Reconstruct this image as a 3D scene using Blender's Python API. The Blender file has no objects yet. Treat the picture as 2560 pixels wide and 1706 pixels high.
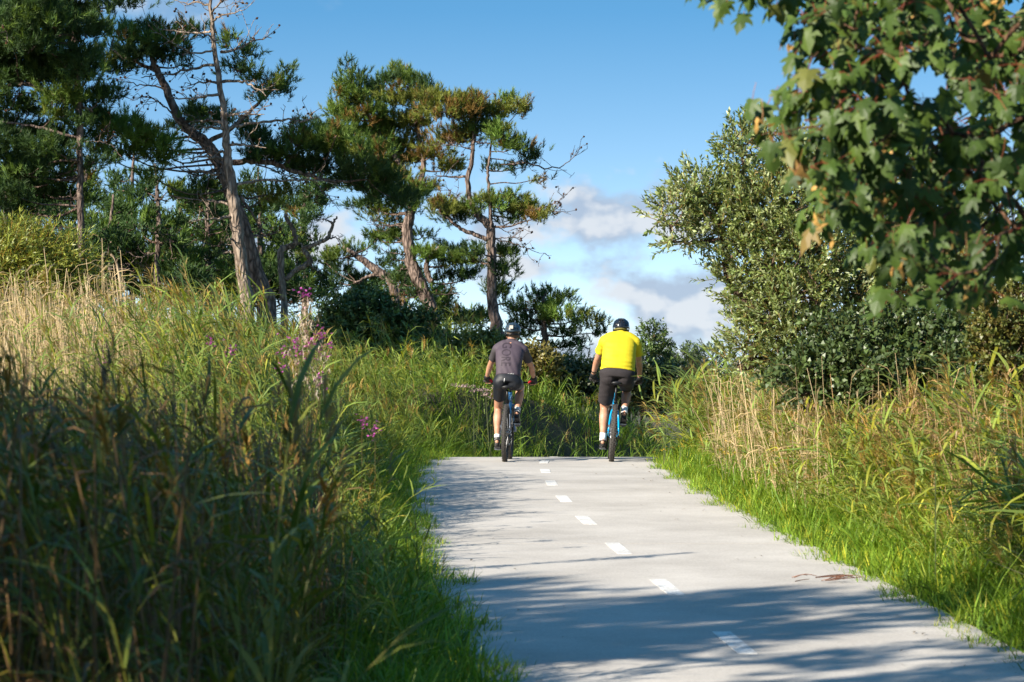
import bpy, bmesh, math, random
import numpy as np
from mathutils import Vector, Matrix, Quaternion, noise as mnoise
from mathutils.bvhtree import BVHTree

random.seed(7)
RNG = np.random.default_rng(11)
R = math.radians
scene = bpy.context.scene
COL = scene.collection

# ------------------------------------------------------------------ camera
F = 2560 * 105 / 36.0            # focal length in photograph pixels
HY = 925.0                       # row of the eye level in the photograph
CZ = 2.1                         # eye height in the scene
cam_d = bpy.data.cameras.new('camera')
cam = bpy.data.objects.new('camera', cam_d)
COL.objects.link(cam)
cam.location = (0, 0, CZ)
cam.rotation_euler = (R(90) + math.atan((HY - 853.0) / F), 0, 0)
cam_d.lens = 105
cam_d.sensor_width = 36
cam_d.clip_start = 0.1
cam_d.clip_end = 8000
cam_d.dof.use_dof = True
cam_d.dof.focus_distance = 38.5
cam_d.dof.aperture_fstop = 6.3
scene.camera = cam

# ------------------------------------------------------------------ light
SUN_EL = R(29)
SUN_AZ = (-0.80, -0.60)          # horizontal direction towards the sun
sun_vec = Vector((SUN_AZ[0] * math.cos(SUN_EL), SUN_AZ[1] * math.cos(SUN_EL), math.sin(SUN_EL)))
sd = bpy.data.lights.new('sun', 'SUN')
sd.energy = 5.0
sd.angle = R(0.53)
sd.color = (1.0, 0.92, 0.79)
sun = bpy.data.objects.new('sun', sd)
COL.objects.link(sun)
sun.location = (-20, -20, 20)
sun.rotation_euler = sun_vec.to_track_quat('Z', 'Y').to_euler()

scene.view_settings.view_transform = 'Standard'
scene.view_settings.look = 'None'
scene.view_settings.exposure = 1.02
scene.view_settings.gamma = 1.0
scene.render.engine = 'CYCLES'
cy = scene.cycles
cy.max_bounces = 5
cy.diffuse_bounces = 2
cy.glossy_bounces = 2
cy.transmission_bounces = 3
cy.transparent_max_bounces = 4
cy.sample_clamp_indirect = 4
cy.caustics_reflective = False
cy.caustics_refractive = False
cy.use_denoising = True

world = bpy.data.worlds.new('World')
scene.world = world
world.use_nodes = True
wt = world.node_tree
for n in list(wt.nodes):
    wt.nodes.remove(n)


def N(tree, kind, **kw):
    n = tree.nodes.new(kind)
    for k, v in kw.items():
        setattr(n, k, v)
    return n


def M_(tree, op, a, b=None, c=None, clamp=False):
    n = tree.nodes.new('ShaderNodeMath')
    n.operation = op
    n.use_clamp = clamp
    for i, v in enumerate((a, b, c)):
        if v is None:
            continue
        if isinstance(v, (int, float)):
            n.inputs[i].default_value = v
        else:
            tree.links.new(v, n.inputs[i])
    return n.outputs[0]


def build_world():
    t = wt
    L = t.links.new
    tc = N(t, 'ShaderNodeTexCoord')
    sp = N(t, 'ShaderNodeSeparateXYZ')
    L(tc.outputs['Generated'], sp.inputs[0])
    # clear northern air: the deep blue reaches far down towards the horizon
    lift = N(t, 'ShaderNodeCombineXYZ')
    L(sp.outputs[0], lift.inputs[0]); L(sp.outputs[1], lift.inputs[1])
    L(M_(t, 'ADD', M_(t, 'MULTIPLY', sp.outputs[2], 3.6), 0.075), lift.inputs[2])
    nrm = N(t, 'ShaderNodeVectorMath', operation='NORMALIZE')
    L(lift.outputs[0], nrm.inputs[0])
    sky = N(t, 'ShaderNodeTexSky', sky_type='NISHITA')
    sky.sun_disc = False
    L(nrm.outputs[0], sky.inputs[0])
    sky.sun_elevation = SUN_EL
    sky.sun_rotation = math.atan2(SUN_AZ[0], SUN_AZ[1])
    sky.air_density = 1.0
    sky.dust_density = 0.7
    sky.ozone_density = 1.3
    bg = N(t, 'ShaderNodeBackground')
    bg.inputs['Strength'].default_value = 0.118
    hs = N(t, 'ShaderNodeHueSaturation')
    L(M_(t, 'MINIMUM', M_(t, 'MULTIPLY_ADD', M_(t, 'ABSOLUTE', sp.outputs[2]), 4.2, 0.80), 1.3), hs.inputs['Saturation'])
    hs.inputs['Hue'].default_value = 0.487
    L(sky.outputs[0], hs.inputs['Color'])
    L(hs.outputs[0], bg.inputs['Color'])
    ay = M_(t, 'MAXIMUM', M_(t, 'ABSOLUTE', sp.outputs[1]), 0.02)
    cv = N(t, 'ShaderNodeCombineXYZ')
    L(M_(t, 'DIVIDE', sp.outputs[0], ay), cv.inputs[0]); L(M_(t, 'DIVIDE', sp.outputs[2], ay), cv.inputs[1])

    def noise_at(off, scale, detail):
        mp = N(t, 'ShaderNodeMapping')
        mp.inputs['Location'].default_value = off
        mp.inputs['Scale'].default_value = (1, 1.5, 1)
        L(cv.outputs[0], mp.inputs['Vector'])
        nz = N(t, 'ShaderNodeTexNoise', noise_dimensions='2D')
        nz.inputs['Scale'].default_value = scale
        nz.inputs['Detail'].default_value = detail
        nz.inputs['Roughness'].default_value = 0.5
        L(mp.outputs[0], nz.inputs['Vector'])
        return nz.outputs[0]
    n0 = noise_at((0, 0, 0), 42, 5)
    n1 = noise_at((0.0030, -0.0090, 0), 42, 3)
    # cumulus banks low over the land: azimuth, elevation, half width, half height
    bold = [(0.030, 0.050, 0.050, 0.0165), (0.066, 0.019, 0.044, 0.0200), (0.004, 0.034, 0.026, 0.0080), (-0.078, 0.042, 0.032, 0.013), (0.020, 0.004, 0.06, 0.006),
            (0.25, 0.06, 0.08, 0.03), (-0.36, 0.06, 0.1, 0.035), (0.9, 0.18, 0.25, 0.09), (-1.4, 0.25, 0.4, 0.12)]
    faint = [(-0.125, 0.124, 0.050, 0.010), (-0.30, 0.15, 0.08, 0.02)]

    def nearest(lst):
        best = None
        for a, e, w, h in lst:
            s = N(t, 'ShaderNodeVectorMath', operation='MULTIPLY_ADD')
            L(cv.outputs[0], s.inputs[0]); s.inputs[1].default_value = (1 / w, 1 / h, 0); s.inputs[2].default_value = (-a / w, -e / h, 0)
            ln = N(t, 'ShaderNodeVectorMath', operation='LENGTH'); L(s.outputs[0], ln.inputs[0])
            best = ln.outputs['Value'] if best is None else M_(t, 'SMOOTH_MIN', best, ln.outputs['Value'], 0.3)
        return best

    def soft(x, a, b):
        mr = N(t, 'ShaderNodeMapRange', interpolation_type='SMOOTHSTEP')
        L(x, mr.inputs[0]); mr.inputs[1].default_value = a; mr.inputs[2].default_value = b
        return mr.outputs[0]
    nn = M_(t, 'MULTIPLY', M_(t, 'SUBTRACT', n0, 0.5), 2.1)
    d1 = soft(M_(t, 'ADD', M_(t, 'SUBTRACT', 1.0, nearest(bold)), nn), -0.05, 0.55)
    d2 = M_(t, 'MULTIPLY', soft(M_(t, 'ADD', M_(t, 'SUBTRACT', 1.0, nearest(faint)), nn), 0.0, 1.1), 0.5)
    dens = M_(t, 'MAXIMUM', d1, d2)
    shade = soft(M_(t, 'SUBTRACT', n0, n1), -0.08, 0.13)
    mixc = N(t, 'ShaderNodeMix', data_type='RGBA')
    L(shade, mixc.inputs[0])
    mixc.inputs[6].default_value = (0.26, 0.32, 0.41, 1)
    mixc.inputs[7].default_value = (0.44, 0.465, 0.50, 1)
    bg2 = N(t, 'ShaderNodeBackground')
    L(mixc.outputs[2], bg2.inputs['Color'])
    bg2.inputs['Strength'].default_value = 0.85
    mx = N(t, 'ShaderNodeMixShader')
    L(M_(t, 'MULTIPLY', dens, 0.93, clamp=True), mx.inputs[0])
    L(bg.outputs[0], mx.inputs[1]); L(bg2.outputs[0], mx.inputs[2])
    out = N(t, 'ShaderNodeOutputWorld')
    L(mx.outputs[0], out.inputs['Surface'])


build_world()


# ------------------------------------------------------------------ helpers
def W(px, py, d):
    """photograph pixel at a given distance -> point of the scene"""
    return np.array([(px - 1280.0) / F * d, d, CZ + (HY - py) / F * d])


def sstep(a, b, x):
    t = np.clip((np.asarray(x, float) - a) / (b - a), 0, 1)
    return t * t * (3 - 2 * t)


class MB:
    """collects vertices, faces and colours; build() links them as ONE mesh object"""

    def __init__(self):
        self.v, self.c, self.t, self.q, self.tm, self.qm = [], [], [], [], [], []
        self.n = 0

    def add(self, v, tris=None, quads=None, col=(1, 1, 1), mat=0):
        v = np.asarray(v, float).reshape(-1, 3)
        k = len(v)
        c = np.asarray(col, float)
        if c.ndim == 1:
            c = np.tile(c[:3], (k, 1))
        self.v.append(v); self.c.append(c[:, :3])
        if tris is not None and len(tris):
            tr = np.asarray(tris, int).reshape(-1, 3) + self.n
            self.t.append(tr); self.tm.append(np.full(len(tr), mat))
        if quads is not None and len(quads):
            qd = np.asarray(quads, int).reshape(-1, 4) + self.n
            self.q.append(qd); self.qm.append(np.full(len(qd), mat))
        self.n += k
        return self

    def mesh(self, name, origin=(0, 0, 0), smooth=False):
        v = np.concatenate(self.v) - np.asarray(origin, float)
        c = np.concatenate(self.c)
        t = np.concatenate(self.t) if self.t else np.zeros((0, 3), int)
        q = np.concatenate(self.q) if self.q else np.zeros((0, 4), int)
        mi = np.concatenate([np.concatenate(self.tm) if self.tm else np.zeros(0, int),
                             np.concatenate(self.qm) if self.qm else np.zeros(0, int)])
        me = bpy.data.meshes.new(name)
        me.vertices.add(len(v))
        me.vertices.foreach_set('co', v.astype(np.float32).ravel())
        loops = np.concatenate([t.ravel(), q.ravel()]).astype(np.int32)
        me.loops.add(len(loops))
        me.loops.foreach_set('vertex_index', loops)
        starts = np.concatenate([np.arange(len(t)) * 3, len(t) * 3 + np.arange(len(q)) * 4]).astype(np.int32)
        me.polygons.add(len(starts))
        me.polygons.foreach_set('loop_start', starts)
        me.polygons.foreach_set('material_index', mi.astype(np.int32))
        me.update(calc_edges=True)
        me.validate()
        at = me.color_attributes.new('col', 'FLOAT_COLOR', 'POINT')
        at.data.foreach_set('color', np.concatenate([c, np.ones((len(c), 1))], 1).astype(np.float32).ravel())
        me.polygons.foreach_set('use_smooth', np.full(len(me.polygons), bool(smooth)))
        return me

    def build(self, name, mats, parent=None, origin=(0, 0, 0), smooth=False):
        me = self.mesh(name, origin, smooth)
        for m in (mats if isinstance(mats, (list, tuple)) else [mats]):
            me.materials.append(m)
        return link(name, me, parent)


def link(name, me, parent=None, loc=None):
    o = bpy.data.objects.new(name, me)
    COL.objects.link(o)
    if parent is not None:
        o.parent = parent
    if loc is not None:
        o.location = loc
    return o


def tag(o, label=None, cat=None, group=None, kind=None):
    if label: o['label'] = label
    if cat: o['category'] = cat
    if group: o['group'] = group
    if kind: o['kind'] = kind
    return o


def empty(name, loc, label, cat, group=None):
    o = bpy.data.objects.new(name, None)
    COL.objects.link(o)
    o.location = tuple(float(x) for x in loc)
    o.empty_display_size = 0.3
    return tag(o, label, cat, group)


def norm(a):
    a = np.asarray(a, float)
    return a / np.maximum(np.linalg.norm(a, axis=-1, keepdims=True), 1e-9)


def tube_geo(P, rad, sides=6, cap=True, wob=0.0):
    P = np.asarray(P, float)
    n = len(P)
    rad = np.broadcast_to(np.asarray(rad, float), (n,))
    T = np.gradient(P, axis=0)
    T = norm(T)
    ref = np.array([0.31, 0.87, 0.38])
    if abs(T[0] @ ref) > 0.9:
        ref = np.array([0.9, -0.2, 0.3])
    A = np.zeros_like(P)
    a = ref - (ref @ T[0]) * T[0]
    for i in range(n):
        a = a - (a @ T[i]) * T[i]
        a = a / max(np.linalg.norm(a), 1e-9)
        A[i] = a
    B = np.cross(T, A)
    th = np.arange(sides) * 2 * math.pi / sides
    rr = rad[:, None]
    if wob:
        rr = rr * (1 + wob * RNG.uniform(-1, 1, (n, sides)))
    V = P[:, None, :] + (A[:, None, :] * np.cos(th)[None, :, None] + B[:, None, :] * np.sin(th)[None, :, None]) * (rr[..., None] if np.ndim(rr) == 2 else rr)
    V = V.reshape(-1, 3)
    i = np.arange(n - 1)[:, None] * sides
    j = np.arange(sides)[None, :]
    j2 = (j + 1) % sides
    Q = np.stack([i + j, i + j2, i + sides + j2, i + sides + j], -1).reshape(-1, 4)
    tris = []
    if cap:
        k = len(V)
        V = np.concatenate([V, P[:1], P[-1:]])
        for s in range(sides):
            tris.append([k, (s + 1) % sides, s])
            tris.append([k + 1, (n - 1) * sides + s, (n - 1) * sides + (s + 1) % sides])
    return V, np.array(tris).reshape(-1, 3), Q


def tube(mb, P, rad, sides=6, col=(1, 1, 1), cap=True, wob=0.0, mat=0):
    V, t, q = tube_geo(P, rad, sides, cap, wob)
    mb.add(V, t, q, col, mat)


def curve(P, n):
    """Catmull-Rom resample of a polyline (any number of columns)"""
    P = np.asarray(P, float)
    if len(P) == 2:
        s = np.linspace(0, 1, n)[:, None]
        return P[0] * (1 - s) + P[1] * s
    Q = np.concatenate([[2 * P[0] - P[1]], P, [2 * P[-1] - P[-2]]])
    s = np.linspace(0, len(P) - 1 - 1e-6, n)
    k = s.astype(int)
    u = (s - k)[:, None]
    p0, p1, p2, p3 = Q[k], Q[k + 1], Q[k + 2], Q[k + 3]
    return 0.5 * ((2 * p1) + (-p0 + p2) * u + (2 * p0 - 5 * p1 + 4 * p2 - p3) * u ** 2 + (-p0 + 3 * p1 - 3 * p2 + p3) * u ** 3)


def basis(zdir, spin=None):
    """(n,3,3) matrices whose third column is zdir"""
    z = norm(zdir)
    n = len(z)
    ref = np.where(np.abs(z[:, 2:3]) > 0.95, np.array([[1.0, 0, 0]]), np.array([[0, 0, 1.0]]))
    x = norm(np.cross(ref, z))
    y = np.cross(z, x)
    if spin is not None:
        c, s = np.cos(spin)[:, None], np.sin(spin)[:, None]
        x, y = x * c + y * s, -x * s + y * c
    return np.stack([x, y, z], -1)


def replicate(mb, proto, pos, rot, scl, col, mat=0):
    """many copies of one small shape: proto = (verts, tris, vertex tint)"""
    v, t, tint = proto
    n = len(pos)
    if n == 0:
        return
    scl = np.asarray(scl, float)
    if scl.ndim == 1:
        scl = scl[:, None]
    vv = v[None] * scl[:, None, :]
    V = np.einsum('nij,nkj->nki', rot, vv) + np.asarray(pos)[:, None, :]
    C = np.clip(np.asarray(col)[:, None, :] * tint[None], 0, 1)
    T = (t[None] + (np.arange(n) * len(v))[:, None, None]).reshape(-1, 3)
    mb.add(V.reshape(-1, 3), T, None, C.reshape(-1, 3), mat)


def rotz(a):
    a = np.asarray(a, float)
    c, s, o, z = np.cos(a), np.sin(a), np.ones_like(a), np.zeros_like(a)
    return np.stack([np.stack([c, -s, z], -1), np.stack([s, c, z], -1), np.stack([z, z, o], -1)], -2)


# ------------------------------------------------------------------ materials
def new_mat(name):
    m = bpy.data.materials.new(name)
    m.use_nodes = True
    t = m.node_tree
    p = t.nodes['Principled BSDF']
    return m, t, p


def mat_plain(name, col, rough=0.6, metal=0.0, spec=0.4, noise=0.0, scale=40, bump=0.0, coat=0.0):
    m, t, p = new_mat(name)
    p.inputs['Base Color'].default_value = (*col, 1)
    p.inputs['Roughness'].default_value = rough
    p.inputs['Metallic'].default_value = metal
    p.inputs['Specular IOR Level'].default_value = spec
    p.inputs['Coat Weight'].default_value = coat
    if noise or bump:
        tc = N(t, 'ShaderNodeTexCoord')
        nz = N(t, 'ShaderNodeTexNoise')
        nz.inputs['Scale'].default_value = scale
        nz.inputs['Detail'].default_value = 4
        t.links.new(tc.outputs['Object'], nz.inputs['Vector'])
        mx = N(t, 'ShaderNodeMix', data_type='RGBA')
        t.links.new(nz.outputs[0], mx.inputs[0])
        mx.inputs[6].default_value = (*[c * (1 - noise) for c in col], 1)
        mx.inputs[7].default_value = (*[min(1, c * (1 + noise)) for c in col], 1)
        t.links.new(mx.outputs[2], p.inputs['Base Color'])
        if bump:
            b = N(t, 'ShaderNodeBump')
            b.inputs['Strength'].default_value = bump
            b.inputs['Distance'].default_value = 0.01
            t.links.new(nz.outputs[0], b.inputs['Height'])
            t.links.new(b.outputs[0], p.inputs['Normal'])
    return m


def mat_leaf(name, trans=0.3, rough=0.5, spec=0.35, noise=0.25, scale=3.0, tint=(1.25, 1.2, 0.5)):
    """foliage: colour from the per-leaf attribute, small mottling, light shining through"""
    m, t, p = new_mat(name)
    L = t.links.new
    at = N(t, 'ShaderNodeAttribute', attribute_name='col')
    tc = N(t, 'ShaderNodeTexCoord')
    nz = N(t, 'ShaderNodeTexNoise')
    nz.inputs['Scale'].default_value = scale
    nz.inputs['Detail'].default_value = 3
    L(tc.outputs['Object'], nz.inputs['Vector'])
    f = M_(t, 'MULTIPLY_ADD', nz.outputs[0], noise * 2, 1 - noise)
    mu = N(t, 'ShaderNodeVectorMath', operation='SCALE')
    L(at.outputs['Color'], mu.inputs[0]); L(f, mu.inputs['Scale'])
    L(mu.outputs[0], p.inputs['Base Color'])
    p.inputs['Roughness'].default_value = rough
    p.inputs['Specular IOR Level'].default_value = spec
    tr = N(t, 'ShaderNodeBsdfTranslucent')
    tv = N(t, 'ShaderNodeVectorMath', operation='MULTIPLY')
    L(mu.outputs[0], tv.inputs[0]); tv.inputs[1].default_value = tint
    L(tv.outputs[0], tr.inputs['Color'])
    mx = N(t, 'ShaderNodeMixShader')
    mx.inputs[0].default_value = trans
    L(p.outputs[0], mx.inputs[1]); L(tr.outputs[0], mx.inputs[2])
    L(mx.outputs[0], t.nodes['Material Output'].inputs['Surface'])
    return m


def mat_bark(name, c1, c2, scale=14):
    m, t, p = new_mat(name)
    L = t.links.new
    tc = N(t, 'ShaderNodeTexCoord')
    mp = N(t, 'ShaderNodeMapping')
    mp.inputs['Scale'].default_value = (1, 1, 0.35)
    L(tc.outputs['Object'], mp.inputs['Vector'])
    vo = N(t, 'ShaderNodeTexVoronoi', feature='DISTANCE_TO_EDGE')
    vo.inputs['Scale'].default_value = scale
    L(mp.outputs[0], vo.inputs['Vector'])
    nz = N(t, 'ShaderNodeTexNoise')
    nz.inputs['Scale'].default_value = scale * 0.8
    nz.inputs['Detail'].default_value = 6
    L(mp.outputs[0], nz.inputs['Vector'])
    at = N(t, 'ShaderNodeAttribute', attribute_name='col')
    mr = N(t, 'ShaderNodeMapRange')
    L(M_(t, 'ADD', M_(t, 'MULTIPLY', vo.outputs[0], 1.4), M_(t, 'SUBTRACT', nz.outputs[0], 0.4)), mr.inputs[0])
    mr.inputs[1].default_value = 0.0
    mr.inputs[2].default_value = 0.55
    mx = N(t, 'ShaderNodeMix', data_type='RGBA')
    L(mr.outputs[0], mx.inputs[0])
    mx.inputs[6].default_value = (*c1, 1)
    mx.inputs[7].default_value = (*c2, 1)
    mu = N(t, 'ShaderNodeVectorMath', operation='MULTIPLY')
    L(mx.outputs[2], mu.inputs[0]); L(at.outputs['Color'], mu.inputs[1])
    L(mu.outputs[0], p.inputs['Base Color'])
    p.inputs['Roughness'].default_value = 0.9
    p.inputs['Specular IOR Level'].default_value = 0.15
    b = N(t, 'ShaderNodeBump')
    b.inputs['Strength'].default_value = 0.8
    b.inputs['Distance'].default_value = 0.03
    L(mr.outputs[0], b.inputs['Height'])
    L(b.outputs[0], p.inputs['Normal'])
    return m


MAT = {}
MAT['needle'] = mat_leaf('pine_needles', trans=0.26, rough=0.55, spec=0.25, noise=0.2, scale=2.0, tint=(1.3, 1.25, 0.5))
MAT['grass'] = mat_leaf('grass_blades', trans=0.34, rough=0.5, spec=0.3, noise=0.22, scale=1.3)
MAT['reed'] = mat_leaf('reed_blades', trans=0.30, rough=0.45, spec=0.4, noise=0.2, scale=1.1)
MAT['shrub'] = mat_leaf('shrub_leaves', trans=0.22, rough=0.42, spec=0.45, noise=0.2, scale=4)
MAT['maple'] = mat_leaf('maple_leaves', trans=0.28, rough=0.5, spec=0.35, noise=0.22, scale=16)
MAT['flower'] = mat_leaf('flower_petals', trans=0.3, rough=0.6, spec=0.2, noise=0.1, scale=20, tint=(1.1, 0.8, 1.1))
MAT['pine_bark'] = mat_bark('pine_bark', (0.05, 0.036, 0.03), (0.27, 0.20, 0.165))
MAT['dead_bark'] = mat_bark('bare_pine_bark', (0.10, 0.072, 0.055), (0.38, 0.30, 0.235))
MAT['twig'] = mat_bark('twig_bark', (0.05, 0.035, 0.025), (0.18, 0.12, 0.08), 30)
MAT['petiole'] = mat_plain('red_petiole', (0.26, 0.075, 0.03), 0.5, noise=0.25, scale=60)


# ------------------------------------------------------------------ lie of the land
_pd = np.array([-60, 0, 8, 14, 17.3, 20.3, 23.3, 26.3, 29.3, 32.3, 35.3, 38.3, 41, 43, 46, 50, 55, 60, 80, 150, 500, 3000.0])
_pz = np.array([-3.0, -2.12, -1.87, -1.69, -1.579, -1.476, -1.392, -1.324, -1.265, -1.224, -1.196, -1.183, -1.196, -1.30, -1.52, -1.75, -1.90, -2.0, -2.2, -2.7, -3.2, -3.4]) + CZ
_px = np.array([5.5, 2.55, 1.98, 1.54, 1.286, 1.052, 0.829, 0.65, 0.507, 0.425, 0.395, 0.412, 0.60, 1.05, 2.5, 5.6, 10.5, 16, 40, 110, 450, 2700.0])


def _pchip(xs, ys):
    h = np.diff(xs); dl = np.diff(ys) / h
    m = np.zeros(len(xs))
    m[0], m[-1] = dl[0], dl[-1]
    for i in range(1, len(xs) - 1):
        m[i] = (dl[i - 1] * h[i] + dl[i] * h[i - 1]) / (h[i] + h[i - 1])

    def f(x):
        x = np.clip(np.asarray(x, float), xs[0], xs[-1])
        k = np.clip(np.searchsorted(xs, x) - 1, 0, len(xs) - 2)
        t = (x - xs[k]) / h[k]
        t2, t3 = t * t, t * t * t
        return (2 * t3 - 3 * t2 + 1) * ys[k] + (t3 - 2 * t2 + t) * h[k] * m[k] + (-2 * t3 + 3 * t2) * ys[k + 1] + (t3 - t2) * h[k] * m[k + 1]
    return f


road_z = _pchip(_pd, _pz)
road_x = _pchip(_pd, _px)
HW = 1.56
_hd = np.array([-60, 0, 10, 15, 20, 30, 36, 42, 48, 58, 75, 110, 160, 400, 3000.0])
_hl = np.array([0.2, 0.4, 0.75, 0.95, 1.2, 1.62, 1.65, 1.55, 1.9, 2.5, 2.4, 1.2, -0.5, -2.5, -2.9])


def bumps(x, y):
    return (0.10 * np.sin(x * 0.9 + 1.3) * np.sin(y * 0.7 + 0.4) + 0.05 * np.sin(x * 2.3 + y * 1.7) + 0.03 * np.sin(x * 4.1 - y * 3.3))


def gz(x, d):
    x = np.asarray(x, float); d = np.asarray(d, float)
    zr = road_z(d); cx = road_x(d)
    Ls = cx - HW - x
    Rs = x - cx - HW
    H = np.interp(d, _hd, _hl)
    hr = zr + 0.32 * sstep(0.3, 3.0, Rs) * np.interp(d, [0, 40, 60], [1, 1, 0.5])
    far = sstep(60, 300, d)
    wl = sstep(0.45, np.interp(d, [40, 45], [3.4, 1.7]), Ls)
    z = np.where(Ls > 0, zr * (1 - wl) + (zr + np.maximum(H - zr, 0) * np.where(d > 40, 1 - sstep(40, 50, d) * (1 - sstep(4.0, -1.5, x)), 1.0)) * wl, hr)
    z = z - 0.045
    z = z + 0.42 * np.exp(-((x + 2.7) / 1.3) ** 2 - ((d - 30) / 4.5) ** 2) * sstep(0.5, 1.8, Ls)
    z = z + bumps(x, d) * sstep(0.3, 2.0, np.maximum(Ls, Rs)) * (1 - far)
    flat = sstep(25, 90, np.abs(x))
    z = z * (1 - flat) + flat * np.interp(d, [-60, 60, 300], [0.2, -0.4, -2.6])
    return z


def build_ground():
    xs = np.concatenate([-np.geomspace(2500, 14, 26), np.arange(-13, 13.01, 0.3), np.geomspace(14, 2500, 26)])
    ys = np.concatenate([np.linspace(-60, 4, 18), np.arange(5, 66, 0.42), np.geomspace(67, 3000, 45)])
    X, Y = np.meshgrid(xs, ys)
    Z = gz(X, Y)
    V = np.stack([X, Y, Z], -1).reshape(-1, 3)
    nx = len(xs)
    i = np.arange(len(ys) - 1)[:, None] * nx
    j = np.arange(nx - 1)[None]
    Q = np.stack([i + j, i + j + 1, i + nx + j + 1, i + nx + j], -1).reshape(-1, 4)
    m, t, p = new_mat('earth_and_thatch')
    L = t.links.new
    tc = N(t, 'ShaderNodeTexCoord')
    a = N(t, 'ShaderNodeTexNoise'); a.inputs['Scale'].default_value = 1.7; a.inputs['Detail'].default_value = 8
    b = N(t, 'ShaderNodeTexNoise'); b.inputs['Scale'].default_value = 23; b.inputs['Detail'].default_value = 4
    L(tc.outputs['Object'], a.inputs['Vector']); L(tc.outputs['Object'], b.inputs['Vector'])
    cr = N(t, 'ShaderNodeValToRGB')
    cr.color_ramp.elements[0].position = 0.3; cr.color_ramp.elements[0].color = (0.028, 0.034, 0.013, 1)
    cr.color_ramp.elements[1].position = 0.72; cr.color_ramp.elements[1].color = (0.11, 0.09, 0.045, 1)
    L(M_(t, 'ADD', M_(t, 'MULTIPLY', a.outputs[0], 0.6), M_(t, 'MULTIPLY', b.outputs[0], 0.4)), cr.inputs[0])
    L(cr.outputs[0], p.inputs['Base Color'])
    p.inputs['Roughness'].default_value = 1.0
    bp = N(t, 'ShaderNodeBump'); bp.inputs['Strength'].default_value = 1.0; bp.inputs['Distance'].default_value = 0.05
    L(b.outputs[0], bp.inputs['Height']); L(bp.outputs[0], p.inputs['Normal'])
    mb = MB(); mb.add(V, None, Q)
    o = mb.build('ground', m, smooth=True)
    tag(o, 'earth of the banks under the reeds and pines', kind='structure')


build_ground()


def path_material():
    m, t, p = new_mat('brushed_concrete')
    L = t.links.new
    tc = N(t, 'ShaderNodeTexCoord')
    mp = N(t, 'ShaderNodeMapping'); mp.inputs['Scale'].default_value = (0.9, 26, 1)
    L(tc.outputs['Object'], mp.inputs['Vector'])
    br = N(t, 'ShaderNodeTexNoise'); br.inputs['Scale'].default_value = 3.2; br.inputs['Detail'].default_value = 5
    L(mp.outputs[0], br.inputs['Vector'])
    mp2 = N(t, 'ShaderNodeMapping'); mp2.inputs['Scale'].default_value = (1.1, 1.0, 1)
    L(tc.outputs['Object'], mp2.inputs['Vector'])
    bl = N(t, 'ShaderNodeTexNoise'); bl.inputs['Scale'].default_value = 0.9; bl.inputs['Detail'].default_value = 7; bl.inputs['Roughness'].default_value = 0.6
    L(mp2.outputs[0], bl.inputs['Vector'])
    fi = N(t, 'ShaderNodeTexNoise'); fi.inputs['Scale'].default_value = 55; fi.inputs['Detail'].default_value = 3
    L(tc.outputs['Object'], fi.inputs['Vector'])
    s = M_(t, 'ADD', M_(t, 'ADD', M_(t, 'MULTIPLY', br.outputs[0], 0.14), M_(t, 'MULTIPLY', bl.outputs[0], 0.52)), M_(t, 'MULTIPLY', fi.outputs[0], 0.34))
    cr = N(t, 'ShaderNodeValToRGB')
    cr.color_ramp.elements[0].position = 0.36; cr.color_ramp.elements[0].color = (0.375, 0.345, 0.31, 1)
    cr.color_ramp.elements[1].position = 0.64; cr.color_ramp.elements[1].color = (0.60, 0.56, 0.51, 1)
    L(s, cr.inputs[0])
    # small dark specks
    vo = N(t, 'ShaderNodeTexVoronoi'); vo.inputs['Scale'].default_value = 3.3
    L(tc.outputs['Object'], vo.inputs['Vector'])
    sp = N(t, 'ShaderNodeMapRange'); L(vo.outputs[0], sp.inputs[0])
    sp.inputs[1].default_value = 0.012; sp.inputs[2].default_value = 0.03; sp.inputs[3].default_value = 0.35; sp.inputs[4].default_value = 1
    mu = N(t, 'ShaderNodeVectorMath', operation='SCALE'); L(cr.outputs[0], mu.inputs[0]); L(sp.outputs[0], mu.inputs['Scale'])
    L(mu.outputs[0], p.inputs['Base Color'])
    p.inputs['Roughness'].default_value = 0.85
    p.inputs['Specular IOR Level'].default_value = 0.25
    bp = N(t, 'ShaderNodeBump'); bp.inputs['Strength'].default_value = 0.35; bp.inputs['Distance'].default_value = 0.004
    L(br.outputs[0], bp.inputs['Height']); L(bp.outputs[0], p.inputs['Normal'])
    return m


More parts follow.
